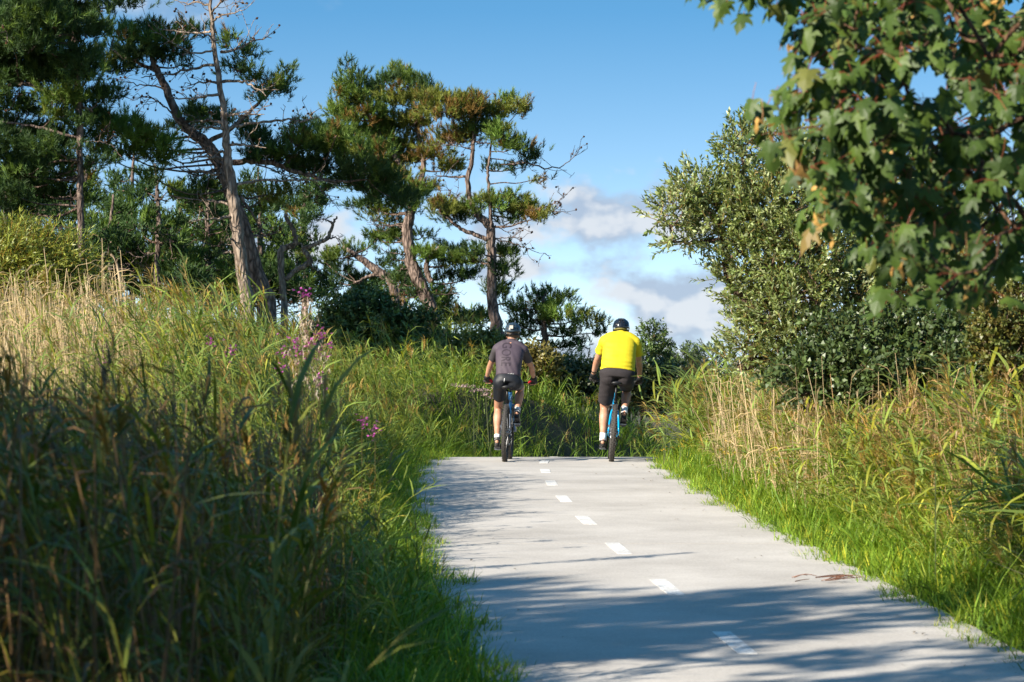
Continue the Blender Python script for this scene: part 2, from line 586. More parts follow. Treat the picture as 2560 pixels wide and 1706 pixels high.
def strip(mb, d0, d1, x0, x1, dz, thick, step=0.5, jit=0.0):
    """a slab following the path between two offsets from the centre line"""
    n = max(2, int((d1 - d0) / step) + 1)
    d = np.linspace(d0, d1, n)
    c = road_x(d)
    xa = c + x0 + (RNG.uniform(-jit, jit, n) if jit else 0)
    xb = c + x1 + (RNG.uniform(-jit, jit, n) if jit else 0)
    m = 5
    rows = []
    for k in range(m):
        u = k / (m - 1)
        rows.append(np.stack([xa * (1 - u) + xb * u, d, road_z(d) + dz], -1))
    top = np.stack(rows, 1).reshape(-1, 3)
    bot = top - np.array([0, 0, thick])
    V = np.concatenate([top, bot])
    i = np.arange(n - 1)[:, None] * m
    j = np.arange(m - 1)[None]
    Q = np.stack([i + j, i + j + 1, i + m + j + 1, i + m + j], -1).reshape(-1, 4)
    qs = [Q]
    K = n * m
    ed = np.arange(n - 1) * m
    qs.append(np.stack([ed, ed + m, ed + m + K, ed + K], -1))
    qs.append(np.stack([ed + m - 1, ed + m - 1 + K, ed + 2 * m - 1 + K, ed + 2 * m - 1], -1))
    jj = np.arange(m - 1)
    qs.append(np.stack([jj, jj + K, jj + 1 + K, jj + 1], -1))
    e0 = (n - 1) * m
    qs.append(np.stack([e0 + jj, e0 + jj + 1, e0 + jj + 1 + K, e0 + jj + K], -1))
    mb.add(V, None, np.concatenate(qs))


def build_path():
    base = MB()
    strip(base, -20, 75, -1.6, 1.6, -0.03, 0.05)
    root = base.build('cycle_path', mat_plain('path_bedding', (0.07, 0.06, 0.05), 0.95, noise=0.3, scale=20))
    tag(root, 'pale concrete cycle path rising to a crest', kind='structure')
    con = path_material()
    joints = [-20, -4, 9.5, 23.75, 39.6, 55, 75]
    for a, b in zip(joints[:-1], joints[1:]):
        m = MB()
        strip(m, a + 0.012, b - 0.012, -HW, HW, 0.0, 0.12, 0.4, 0.012)
        m.build('concrete_slab', con, root)
    paint, t, p = new_mat('worn_white_road_paint')
    tc = N(t, 'ShaderNodeTexCoord')
    na = N(t, 'ShaderNodeTexNoise'); na.inputs['Scale'].default_value = 38; na.inputs['Detail'].default_value = 6; na.inputs['Roughness'].default_value = 0.7
    nb = N(t, 'ShaderNodeTexNoise'); nb.inputs['Scale'].default_value = 5; nb.inputs['Detail'].default_value = 4
    t.links.new(tc.outputs['Object'], na.inputs['Vector']); t.links.new(tc.outputs['Object'], nb.inputs['Vector'])
    cr = N(t, 'ShaderNodeValToRGB')
    cr.color_ramp.elements[0].position = 0.41; cr.color_ramp.elements[0].color = (0.48, 0.45, 0.42, 1)
    cr.color_ramp.elements[1].position = 0.56; cr.color_ramp.elements[1].color = (0.80, 0.80, 0.77, 1)
    t.links.new(M_(t, 'ADD', M_(t, 'MULTIPLY', na.outputs[0], 0.6), M_(t, 'MULTIPLY', nb.outputs[0], 0.4)), cr.inputs[0])
    t.links.new(cr.outputs[0], p.inputs['Base Color']); p.inputs['Roughness'].default_value = 0.75
    for k in range(-6, 12):
        dc = 17.3 + 3.0 * k
        m = MB()
        strip(m, dc - 0.5, dc + 0.5, -0.055, 0.055, 0.004, 0.006, 0.25)
        m.build('painted_dash', paint, root)


build_path()

# ------------------------------------------------------------------ grass and reeds
def blade(P0, az, el0, droop, length, width, nseg=3, twist=0.0):
    """one grass blade: a narrow strip that rises and bends over; returns verts, tris, height along it"""
    pts = [np.array(P0, float)]
    el = el0
    for k in range(nseg):
        st = length / nseg
        e = el - droop * ((k + 0.5) / nseg)
        pts.append(pts[-1] + st * np.array([math.cos(az) * math.cos(e), math.sin(az) * math.cos(e), math.sin(e)]))
    side = np.array([-math.sin(az), math.cos(az), 0.0])
    if twist:
        up = np.array([0, 0, 1.0])
        side = side * math.cos(twist) + up * math.sin(twist)
    wprof = np.interp(np.linspace(0, 1, nseg + 1), [0, 0.3, 0.7, 1], [0.55, 1.0, 0.7, 0.0])
    V, Tn, s = [], [], []
    for k, p in enumerate(pts[:-1]):
        V += [p - side * width * 0.5 * wprof[k], p + side * width * 0.5 * wprof[k]]
        s += [k / nseg] * 2
    V.append(pts[-1]); s.append(1.0)
    for k in range(nseg - 1):
        a = 2 * k
        Tn += [[a, a + 1, a + 3], [a, a + 3, a + 2]]
    a = 2 * (nseg - 1)
    Tn.append([a, a + 1, a + 2])
    return np.array(V), np.array(Tn), np.array(s)


class Proto:
    def __init__(self):
        self.v, self.t, self.c, self.n = [], [], [], 0

    def add(self, v, t, c):
        v = np.asarray(v, float)
        c = np.asarray(c, float)
        if c.ndim == 1:
            c = np.tile(c, (len(v), 1))
        self.v.append(v); self.t.append(np.asarray(t, int).reshape(-1, 3) + self.n); self.c.append(c)
        self.n += len(v)

    def get(self):
        return np.concatenate(self.v), np.concatenate(self.t), np.concatenate(self.c)


def quads_to_tris(q):
    return np.concatenate([q[:, [0, 1, 2]], q[:, [0, 2, 3]]])


def proto_grass(rs, nb=14, h=0.3, w=0.009, spread=0.07, droop=1.5, nseg=2):
    p = Proto()
    for _ in range(nb):
        az = rs.uniform(0, 2 * math.pi)
        l = h * rs.uniform(0.55, 1.15)
        o = (rs.uniform(-spread, spread), rs.uniform(-spread, spread), -0.02)
        v, t, s = blade(o, az, rs.uniform(1.0, 1.5), rs.uniform(0.4, droop), l, w * rs.uniform(0.7, 1.3), nseg)
        k = rs.uniform(0.75, 1.25)
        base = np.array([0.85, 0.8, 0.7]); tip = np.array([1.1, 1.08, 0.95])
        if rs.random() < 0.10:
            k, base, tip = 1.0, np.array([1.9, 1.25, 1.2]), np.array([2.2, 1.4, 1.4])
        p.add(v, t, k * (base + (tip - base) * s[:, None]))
    return p.get()


def proto_reed(rs, h=1.5, leaves=9, wind=2.9, plume=False, lean=0.25, seg=3, wk=1.0):
    """a reed: cane, arching leaves mostly carried down wind, sometimes a plume; tint is relative to reed green"""
    p = Proto()
    wd = np.array([math.cos(wind), math.sin(wind), 0])
    tt = np.linspace(0, 1, 4)
    P = np.stack([wd * (lean * h * t ** 2) + np.array([0, 0, h * t * (1 - 0.06 * t)]) for t in tt])
    v, _, q = tube_geo(P, np.linspace(0.0055, 0.0022, 4), 3, False)
    p.add(v, quads_to_tris(q), (1.35, 1.1, 1.0))
    for k in range(leaves):
        t = rs.uniform(0.18, 0.97)
        pos = np.array([np.interp(t, tt, P[:, i]) for i in range(3)])
        az = wind + rs.gauss(0, 1.15)
        l = rs.uniform(0.26, 0.48) * (h / 1.4) ** 0.4
        vv, tr, s = blade(pos, az, rs.uniform(0.5, 1.25), rs.uniform(0.5, 1.9), l, rs.uniform(0.013, 0.026) * wk, seg, rs.uniform(-0.5, 0.5))
        kk = rs.uniform(0.7, 1.3)
        tint = np.array([kk, kk, kk])
        if t < 0.4 and rs.random() < 0.5:
            tint = np.array([2.0, 1.35, 1.3]) * rs.uniform(0.7, 1.1)
        elif rs.random() < 0.14:
            tint = np.array([1.7, 1.3, 0.8])
        c = np.tile(tint, (len(vv), 1))
        c[s > 0.9] *= np.array([1.2, 1.08, 1.0])
        p.add(vv, tr, c)
    if plume:
        top = P[-1]
        for k in range(16):
            az = wind + rs.gauss(0, 0.7)
            vv, tr, s = blade(top - np.array([0, 0, rs.uniform(0, 0.16)]), az, rs.uniform(0.7, 1.4), rs.uniform(0.6, 1.8), rs.uniform(0.10, 0.2), 0.012, 2)
            p.add(vv, tr, np.array([1.7, 0.85, 1.3]) * rs.uniform(0.8, 1.3))
    return p.get()


def proto_dry(rs, h=1.3, leaves=4, wind=2.9, plume=False):
    """a dead straw-coloured cane with a few papery leaves; tint is relative to straw"""
    p = Proto()
    wd = np.array([math.cos(wind), math.sin(wind), 0])
    tt = np.linspace(0, 1, 4)
    b = rs.uniform(0.0, 0.16)
    P = np.stack([wd * (b * h * t ** 2) + np.array([0, 0, h * t]) for t in tt])
    v, _, q = tube_geo(P, np.linspace(0.0055, 0.003, 4), 3, False)
    p.add(v, quads_to_tris(q), (1, 1, 1))
    for k in range(leaves):
        t = rs.uniform(0.2, 1.0)
        pos = np.array([np.interp(t, tt, P[:, i]) for i in range(3)])
        vv, tr, s = blade(pos, wind + rs.gauss(0, 1.2), rs.uniform(0.3, 1.3), rs.uniform(0.8, 2.4), rs.uniform(0.15, 0.35), rs.uniform(0.008, 0.015), 3, rs.uniform(-0.8, 0.8))
        p.add(vv, tr, np.array([1, 0.95, 0.85]) * rs.uniform(0.6, 1.1))
    if plume:
        for k in range(18):
            vv, tr, s = blade(P[-1] - np.array([0, 0, rs.uniform(-0.02, 0.2)]), wind + rs.gauss(0, 0.5), rs.uniform(0.4, 1.4), rs.uniform(1.0, 2.4), rs.uniform(0.1, 0.2), 0.013, 2)
            p.add(vv, tr, np.array([1.05, 0.9, 0.75]) * rs.uniform(0.6, 1.0))
    return p.get()


def proto_weed(rs):
    """a low rosette of broad leaves"""
    p = Proto()
    for k in range(9):
        az = rs.uniform(0, 6.28)
        vv, tr, s = blade((0, 0, 0.0), az, rs.uniform(0.2, 1.1), rs.uniform(0.3, 1.3), rs.uniform(0.09, 0.2), rs.uniform(0.03, 0.06), 3, rs.uniform(-0.3, 0.3))
        p.add(vv, tr, np.ones(3) * rs.uniform(0.7, 1.2))
    return p.get()


rs0 = random.Random(5)
WIND = 2.85                     # leaves stream towards -x
P_GRASS = [proto_grass(rs0, 9, 0.26, 0.012) for _ in range(6)]
P_GRASS_TALL = [proto_grass(rs0, 10, 0.52, 0.012, 0.09, 1.5, 2) for _ in range(5)]
P_REED = [proto_reed(rs0, rs0.uniform(1.35, 1.65), rs0.randint(9, 12), WIND, i % 4 == 0) for i in range(9)]
P_REED_LOW = [proto_reed(rs0, rs0.uniform(0.8, 1.05), rs0.randint(8, 11), WIND + 0.25, i % 3 == 0, 0.5) for i in range(8)]
P_REED_FAR = [proto_reed(rs0, rs0.uniform(0.8, 1.05), 8, WIND + 0.25, i % 4 == 0, 0.45, 2, 1.25) for i in range(8)]
P_REED_FINE = [proto_reed(rs0, rs0.uniform(1.35, 1.65), rs0.randint(8, 11), WIND, i % 4 == 0, 0.2, 3, 0.72) for i in range(8)]
P_REED_BIG = []
for _i in range(5):
    _p = Proto()
    for _k in range(9):
        _v, _t, _s = blade((rs0.uniform(-.05, .05), rs0.uniform(-.05, .05), rs0.uniform(0.25, 0.85)), WIND + rs0.gauss(0, 0.45), rs0.uniform(0.1, 0.9), rs0.uniform(0.3, 1.3), rs0.uniform(0.4, 0.62), rs0.uniform(0.022, 0.034), 4, rs0.uniform(-0.6, 0.6))
        _p.add(_v, _t, np.ones(3) * rs0.uniform(0.75, 1.3) * np.array([1.0, 1.0, 1.0] if rs0.random() < 0.8 else [1.8, 1.4, 0.9]))
    _v, _t, _q = tube_geo(np.array([[0, 0, 0], [-0.02, 0, 0.4], [-0.12, 0, 0.9]]), [0.006, 0.005, 0.003], 3, False)
    _p.add(_v, quads_to_tris(_q), (1.2, 1.1, 1.0))
    P_REED_BIG.append(_p.get())
P_DRY = [proto_dry(rs0, rs0.uniform(1.1, 1.6), rs0.randint(2, 5), WIND) for _ in range(6)]
P_DRY_PLUME = [proto_dry(rs0, rs0.uniform(0.75, 1.0), 3, WIND, True) for _ in range(4)]
P_WEED = [proto_weed(rs0) for _ in range(4)]

GREEN = np.array([0.15, 0.235, 0.05])
LUSH = np.array([0.15, 0.29, 0.036])
STRAW = np.array([0.56, 0.43, 0.25])


def greens(n, base, var=0.28, yellow=0.25):
    k = RNG.uniform(1 - var, 1 + var, (n, 1))
    y = RNG.random((n, 1)) * yellow
    c = base[None] * k * (1 + y * np.array([[0.9, 0.35, -0.1]]))
    return c


def visible(x, d, extra=0.6):
    return np.abs(x) < 0.1714 * d + extra


def plant(mb, protos, x, d, scl, col, yaw=0.5, tilt=0.12, sink=0.0):
    n = len(x)
    z = gz(x, d) - sink
    pos = np.stack([x, d, z], -1)
    rot = rotz(RNG.normal(0, yaw, n) if yaw < 3 else RNG.uniform(0, 6.28, n))
    tv = np.stack([RNG.normal(0, tilt, n), RNG.normal(0, tilt, n), np.ones(n)], -1)
    B = basis(tv)
    # keep the azimuth: build tilt as small shear-free rotation
    zz = norm(tv); xx = norm(np.cross(np.array([0, 1.0, 0])[None], zz)); yy = np.cross(zz, xx)
    B = np.stack([xx, yy, zz], -1)
    rot = np.einsum('nij,njk->nik', B, rot)
    which = RNG.integers(0, len(protos), n)
    for k in range(len(protos)):
        s = which == k
        replicate(mb, protos[k], pos[s], rot[s], scl[s] if scl.ndim == 1 else scl[s], col[s])


def left_pts(n, d0, d1, L0, L1, extra=0.6, dpow=1.0):
    d = d0 + (d1 - d0) * RNG.random(n) ** dpow
    Lo = L0 + (L1 - L0) * RNG.random(n)
    x = road_x(d) - HW - Lo
    k = visible(x, d, extra)
    return x[k], d[k], Lo[k]


def right_pts(n, d0, d1, L0, L1, extra=0.6, dpow=1.0):
    d = d0 + (d1 - d0) * RNG.random(n) ** dpow
    Lo = L0 + (L1 - L0) * RNG.random(n)
    x = road_x(d) + HW + Lo
    k = visible(x, d, extra)
    return x[k], d[k], Lo[k]


def patch(x, d, f=0.5, ph=0.0):
    """smooth 0..1 field used to let stands of one plant give way to another"""
    return 0.5 + 0.25 * (np.sin(x * f * 2.1 + d * f + ph) + np.sin(x * f * 1.1 - d * f * 1.7 + ph * 2.3))


def build_verges():
    # lush short grass along both edges of the path
    for side, name, lab in ((-1, 'verge_grass', 'bright short grass fringing the path below the tall reed bank'),
                            (1, 'verge_grass', 'bright short grass fringing the path below the silvery shrub')):
        mb = MB()
        f = left_pts if side < 0 else right_pts
        x, d, Lo = f(6400, 13.5, 44, -0.30, 0.9, 1.0, 1.0)
        k = (Lo > 0.0) | (RNG.random(len(Lo)) < np.where(-Lo < 0.34 * np.clip(patch(x * 0.3, d * 2.4, 1.0, 2.0) + 0.35 * patch(x, d * 7, 1.0, 0.3) - 0.28, 0, 1), 0.85, 0.03))
        x, d, Lo = x[k], d[k], Lo[k]
        tuss = 0.72 + 0.5 * patch(x * 2.2, d * 2.2, 1.3, 0.7)
        s = tuss * np.interp(Lo, [-0.25, 0.1, 0.5, 1.2], [0.5, 0.85, 1.15, 1.5]) * RNG.uniform(0.7, 1.25, len(x))
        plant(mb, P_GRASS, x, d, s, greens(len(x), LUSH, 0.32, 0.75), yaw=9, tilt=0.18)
        x, d, Lo = f(1500, 13, 45, 0.25, 1.3, 1.0)
        plant(mb, P_GRASS_TALL, x, d, RNG.uniform(0.6, 1.1, len(x)), greens(len(x), LUSH * 0.92, 0.25, 0.6), yaw=9, tilt=0.2)
        x, d, Lo = f(900, 13, 44, 0.02, 0.8, 0.8)
        plant(mb, P_WEED, x, d, RNG.uniform(0.5, 1.1, len(x)), greens(len(x), np.array([0.075, 0.15, 0.03]), 0.25, 0.3), yaw=9)
        tag(mb.build(name, MAT['grass']), lab, 'grass', kind='stuff')


def build_left_bank():
    mb = MB()
    # green reeds: the sunlit hump and the belt running up to the crest
    x, d, Lo = left_pts(7300, 16.5, 44, 0.55, 7.0, 0.5, 0.9)
    pa = patch(x, d, 0.42, 1.1)
    dry_zone = sstep(-2.2, -3.9, x - 0.02 * (d - 28) * 4) * sstep(40, 30, d)
    keep = RNG.random(len(x)) > 0.90 * dry_zone
    x, d, Lo, dz = x[keep], d[keep], Lo[keep], dry_zone[keep]
    hump = 0.86 + 0.34 * np.exp(-((x + 2.2) / 1.3) ** 2 - ((d - 29) / 6) ** 2)
    hs = np.interp(Lo, [0.5, 1.0, 2.0, 7], [0.66, 0.92, 1.0, 1.05]) * hump * RNG.uniform(0.78, 1.1, len(x))
    hs *= np.interp(d, [16, 22, 26, 36, 44], [0.66, 0.74, 0.95, 0.97, 0.78])
    plant(mb, P_REED, x, d, hs, greens(len(x), GREEN, 0.3, 0.5), yaw=0.7, tilt=0.10)
    tag(mb.build('reed_bank', MAT['reed']), 'tall green reeds with purplish plumes covering the sunlit bank beside the path', 'reeds', kind='stuff')

    mb = MB()
    x, d, Lo = left_pts(9000, 18, 38, 1.6, 8.0, 0.5, 0.85)
    dry_zone = sstep(-2.0, -3.7, x - 0.02 * (d - 28) * 4)
    keep = RNG.random(len(x)) < 0.14 + 0.86 * dry_zone
    x, d, Lo = x[keep], d[keep], Lo[keep]
    hs = np.interp(Lo, [1.6, 3, 7], [0.6, 0.95, 1.05]) * RNG.uniform(0.55, 1.12, len(x)) * np.interp(d, [16, 22, 27, 40], [0.66, 0.76, 0.95, 1.0])
    tall = RNG.random(len(x)) < 0.03
    hs = np.where(tall, hs * 1.25, hs)
    plant(mb, P_DRY, x, d, hs, greens(len(x), STRAW, 0.25, 0.0), yaw=1.2, tilt=0.07)
    tag(mb.build('dry_reed_stand', MAT['reed']), 'straw coloured dead reed canes standing below the dark pines', 'reeds', kind='stuff')

    # lower tangle between the reeds and the path edge
    mb = MB()
    x, d, Lo = left_pts(1700, 15, 44, 0.45, 3.4, 0.5, 0.9)
    plant(mb, P_GRASS_TALL, x, d, RNG.uniform(0.8, 1.7, len(x)), greens(len(x), GREEN * 1.05, 0.3, 0.8), yaw=9, tilt=0.25)
    x, d, Lo = left_pts(1500, 15, 44, 0.3, 1.3, 0.5, 0.9)
    plant(mb, P_REED_LOW, x, d, RNG.uniform(0.4, 0.8, len(x)), greens(len(x), GREEN, 0.3, 0.6), yaw=0.9, tilt=0.3)
    tag(mb.build('bank_undergrowth', MAT['grass']), 'tangled long grass between the tall reeds and the path verge', 'grass', kind='stuff')

    # near reeds next to the viewer, colours darkened to deepen their shade
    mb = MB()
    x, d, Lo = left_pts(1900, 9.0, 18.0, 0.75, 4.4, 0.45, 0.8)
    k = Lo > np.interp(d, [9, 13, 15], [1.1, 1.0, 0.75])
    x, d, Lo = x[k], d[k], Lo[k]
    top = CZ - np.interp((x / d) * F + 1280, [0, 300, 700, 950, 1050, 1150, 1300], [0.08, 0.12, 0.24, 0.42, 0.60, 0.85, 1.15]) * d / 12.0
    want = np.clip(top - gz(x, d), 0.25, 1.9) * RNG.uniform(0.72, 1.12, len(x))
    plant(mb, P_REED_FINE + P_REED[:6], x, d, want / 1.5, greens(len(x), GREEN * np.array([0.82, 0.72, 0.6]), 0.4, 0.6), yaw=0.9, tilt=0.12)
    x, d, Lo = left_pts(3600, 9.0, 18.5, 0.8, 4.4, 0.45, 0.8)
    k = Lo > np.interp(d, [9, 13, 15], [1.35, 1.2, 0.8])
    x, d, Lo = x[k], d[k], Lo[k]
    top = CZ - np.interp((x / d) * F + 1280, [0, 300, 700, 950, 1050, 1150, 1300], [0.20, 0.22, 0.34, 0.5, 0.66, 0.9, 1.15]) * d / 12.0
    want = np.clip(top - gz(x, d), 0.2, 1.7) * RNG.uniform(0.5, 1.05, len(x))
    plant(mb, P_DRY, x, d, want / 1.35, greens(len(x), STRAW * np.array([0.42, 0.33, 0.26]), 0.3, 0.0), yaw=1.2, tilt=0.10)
    tag(mb.build('shaded_reeds', MAT['reed']), 'blurred reeds and brown stalks coloured darker for deep shade beside the path', 'reeds', kind='stuff')


def build_right_bank():
    mb = MB()
    x, d, Lo = right_pts(2700, 15.5, 37, 0.42, 3.6, 0.5, 0.95)
    k = RNG.random(len(x)) > 0.4 * sstep(1.8, 1.0, Lo) * sstep(27.5, 30, d)
    x, d, Lo = x[k], d[k], Lo[k]
    hs = np.interp(Lo, [0.4, 0.9, 2.0, 3.6], [0.5, 0.95, 1.15, 1.2]) * RNG.uniform(0.75, 1.12, len(x))
    plant(mb, P_REED_LOW, x, d, hs, greens(len(x), GREEN * 1.05, 0.3, 0.7), yaw=0.7, tilt=0.16)
    x, d, Lo = right_pts(110, 16, 27, 0.6, 2.4, 0.5)
    plant(mb, P_REED_BIG, x, d, RNG.uniform(0.8, 1.2, len(x)), greens(len(x), GREEN * 1.05, 0.2, 0.4), yaw=0.4, tilt=0.15)
    # a clump of tall reeds leaning over the crest
    x, d, Lo = right_pts(560, 36.0, 43, 0.42, 2.4, 0.5)
    plant(mb, P_REED_LOW, x, d, RNG.uniform(0.9, 1.3, len(x)), greens(len(x), GREEN, 0.25, 0.4), yaw=0.5, tilt=0.2)
    tag(mb.build('leaning_reeds', MAT['reed']), 'wind bent green reeds leaning over the verge under the silvery shrub', 'reeds', kind='stuff')

    mb = MB()
    x, d, Lo = right_pts(2100, 26, 36.5, 0.34, 2.8, 0.5)
    k = RNG.random(len(x)) < 0.25 + 0.75 * sstep(2.0, 0.6, Lo) * patch(x * 1.5, d * 1.5, 0.9, 0.4)
    x, d, Lo = x[k], d[k], Lo[k]
    plant(mb, P_DRY, x, d, RNG.uniform(0.35, 0.98, len(x)), greens(len(x), STRAW, 0.3, 0.0), yaw=1.2, tilt=0.16)
    x, d, Lo = right_pts(300, 19, 33, 0.8, 3.0, 0.5)
    plant(mb, P_DRY_PLUME, x, d, RNG.uniform(0.8, 1.25, len(x)), greens(len(x), STRAW * np.array([0.85, 0.8, 0.72]), 0.25, 0.0), yaw=0.6, tilt=0.10)
    x, d, Lo = right_pts(1000, 16, 27, 0.8, 3.2, 0.5)
    plant(mb, P_DRY, x, d, RNG.uniform(0.45, 0.85, len(x)), greens(len(x), STRAW * np.array([0.95, 0.8, 0.65]), 0.3, 0.0), yaw=1.2, tilt=0.08)
    tag(mb.build('dry_grass_stand', MAT['reed']), 'dry straw coloured grass stems and arching plumes under the silvery shrub', 'grass', kind='stuff')

    mb = MB()
    x, d, Lo = right_pts(2000, 15, 42, 0.6, 3.6, 0.5)
    plant(mb, P_GRASS_TALL, x, d, RNG.uniform(0.7, 1.4, len(x)), greens(len(x), LUSH * 0.9, 0.3, 0.9), yaw=9, tilt=0.25)
    tag(mb.build('bank_undergrowth', MAT['grass']), 'tangled yellow green grass among the wind bent reeds', 'grass', kind='stuff')


def build_crest_grass():
    mb = MB()
    n = 3600
    d = 42.0 + 18 * RNG.random(n) ** 1.6
    x = RNG.uniform(-7, 6.5, n)
    c = road_x(d)
    k = (np.abs(x - c) > HW + 0.15) & visible(x, d, 0.6)
    x, d = x[k], d[k]
    s = np.interp(d, [41, 44, 54], [0.55, 0.8, 0.95]) * RNG.uniform(0.7, 1.15, len(x)) * np.interp(x, [-3, 0, 2, 5], [1.0, 0.95, 0.8, 0.7])
    plant(mb, P_REED_FAR, x, d, s, greens(len(x), GREEN * 1.05, 0.3, 0.6), yaw=1.0, tilt=0.2)
    n = 1600
    d = RNG.uniform(41, 50, n); x = RNG.uniform(-5, 5, n); c = road_x(d)
    k = (np.abs(x - c) > HW + 0.05)
    plant(mb, P_GRASS_TALL, x[k], d[k], RNG.uniform(0.7, 1.5, k.sum()), greens(k.sum(), LUSH * 0.8, 0.3, 0.6), yaw=9, tilt=0.25)
    tag(mb.build('crest_reeds', MAT['reed']), 'green reeds and grass growing beyond the crest behind the two cyclists', 'reeds', kind='stuff')


def build_meadow():
    mb = MB()
    n = 3600
    d = RNG.uniform(11, 46, n); side = RNG.choice([-1, 1], n)
    x = side * (0.1714 * d + 0.55 + RNG.random(n) ** 1.3 * 5.0)
    c = road_x(d)
    k = (np.abs(x - c) > HW + 0.3)
    x, d = x[k], d[k]
    dry = RNG.random(len(x)) < 0.4
    col = np.where(dry[:, None], greens(len(x), STRAW * 0.8, 0.3, 0.0), greens(len(x), LUSH * 0.85, 0.3, 0.7))
    plant(mb, P_GRASS_TALL, x, d, RNG.uniform(1.3, 2.2, len(x)), col, yaw=9, tilt=0.2)
    tag(mb.build('meadow_grass', MAT['grass']), 'rough long grass spreading away from the reeds on both sides', 'grass', kind='stuff')


build_meadow()
build_verges()
build_left_bank()
build_right_bank()
build_crest_grass()

# ------------------------------------------------------------------ pines
def proto_tuft(rs, n=23, L=0.13, nl=0.092, w=0.0125):
    """the end of a pine shoot: a dense brush of needles along a short axis (+z)"""
    p = Proto()
    for k in range(n):
        t = (k + rs.random()) / n
        az = rs.uniform(0, 6.283)
        tilt = rs.uniform(0.5, 1.25) * (1.1 - 0.70 * t)
        d = np.array([math.cos(az) * math.sin(tilt), math.sin(az) * math.sin(tilt), math.cos(tilt)])
        b = np.array([0, 0, L * t])
        s = np.cross(d, [rs.uniform(-1, 1), rs.uniform(-1, 1), rs.uniform(-1, 1)])
        s = s / max(np.linalg.norm(s), 1e-6) * w * 0.5
        l = nl * rs.uniform(0.8, 1.2)
        k_ = rs.uniform(0.8, 1.2)
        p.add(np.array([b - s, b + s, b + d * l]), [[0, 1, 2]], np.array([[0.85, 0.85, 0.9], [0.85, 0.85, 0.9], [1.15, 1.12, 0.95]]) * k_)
    return p.get()


rs1 = random.Random(21)
P_TUFT = [proto_tuft(rs1) for _ in range(5)]
P_TUFT_FAR = [proto_tuft(rs1, 12, 0.15, 0.115, 0.024) for _ in range(4)]
TONES = {'lit': np.array([0.125, 0.195, 0.036]), 'dark': np.array([0.056, 0.105, 0.032]), 'brown': np.array([0.22, 0.135, 0.04]),  # lit and dark put sun and shade into the needle colour
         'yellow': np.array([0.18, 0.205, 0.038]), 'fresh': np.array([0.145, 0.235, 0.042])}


def fill_pad(crown, wood, c, rx, ry, rz, tone, rs, dens=1.0, protos=P_TUFT, scale=1.0):
    """one bough: clusters of shoots through a flattened volume, with the twigs that carry them"""
    area = math.pi * rx * rz
    ncl = max(3, int(area * 70 * dens / scale ** 2))
    u = RNG.normal(0, 1, (ncl, 3)); u = norm(u) * (RNG.random((ncl, 1)) ** 0.4)
    u[:, 2] = np.where(u[:, 2] < -0.35, -0.35 * RNG.random(ncl), u[:, 2])
    # ragged outline
    ang = np.arctan2(u[:, 1], u[:, 0])
    u[:, :2] *= (1 + 0.22 * np.sin(ang * 3 + c[0] * 7) + 0.12 * np.sin(ang * 7 + c[2] * 5))[:, None]
    ctr = np.asarray(c)[None] + u * np.array([[rx, ry, rz]])
    base_c = TONES[tone]
    for k in range(ncl):
        m = int(RNG.integers(4, 8))
        cr = RNG.uniform(0.10, 0.19) * scale
        dirs = norm(RNG.normal(0, 0.42, (m, 3)) + np.array([0, 0, 1.0]) + u[k] * np.array([0.75, 0.75, 0.2]))
        pos = ctr[k][None] + RNG.normal(0, 0.55, (m, 3)) * cr * np.array([1, 1, 0.6]) - np.array([0, 0, 0.07])
        t = base_c
        r = RNG.random()
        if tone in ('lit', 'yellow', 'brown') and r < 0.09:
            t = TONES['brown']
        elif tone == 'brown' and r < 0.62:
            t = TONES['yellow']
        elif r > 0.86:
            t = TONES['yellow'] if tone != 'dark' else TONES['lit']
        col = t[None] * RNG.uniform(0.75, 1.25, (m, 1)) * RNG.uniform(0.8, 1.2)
        rot = basis(dirs, RNG.uniform(0, 6.28, m))
        w = RNG.integers(0, len(protos))
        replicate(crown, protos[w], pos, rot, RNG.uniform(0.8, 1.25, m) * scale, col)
    # twigs
    for k in range(0, ncl, 6):
        a = np.asarray(c) + u[k] * np.array([rx, ry, rz]) * 0.30 - np.array([0, 0, rz * 0.35])
        b = ctr[k] - np.array([0, 0, 0.04])
        mid = (a + b) / 2 + RNG.normal(0, 0.04, 3) - np.array([0, 0, 0.05])
        tube(wood, [a, mid, b], [0.014, 0.009, 0.004], 3, (0.9, 0.85, 0.8), False)


def branch(wood, a, b, r0, r1, sag=0.12, col=(0.9, 0.85, 0.8), sides=5, kink=0.06):
    a = np.asarray(a, float); b = np.asarray(b, float)
    ln = np.linalg.norm(b - a)
    P = [a]
    for t in (0.3, 0.62):
        P.append(a * (1 - t) + b * t + np.array([0, 0, -sag * ln * math.sin(math.pi * t) * 0.5]) + RNG.normal(0, kink * ln * 0.5, 3))
    P.append(b)
    C = curve(P, 9)
    tube(wood, C, np.linspace(r0, r1, 9), sides, col, False, 0.08)
    return C


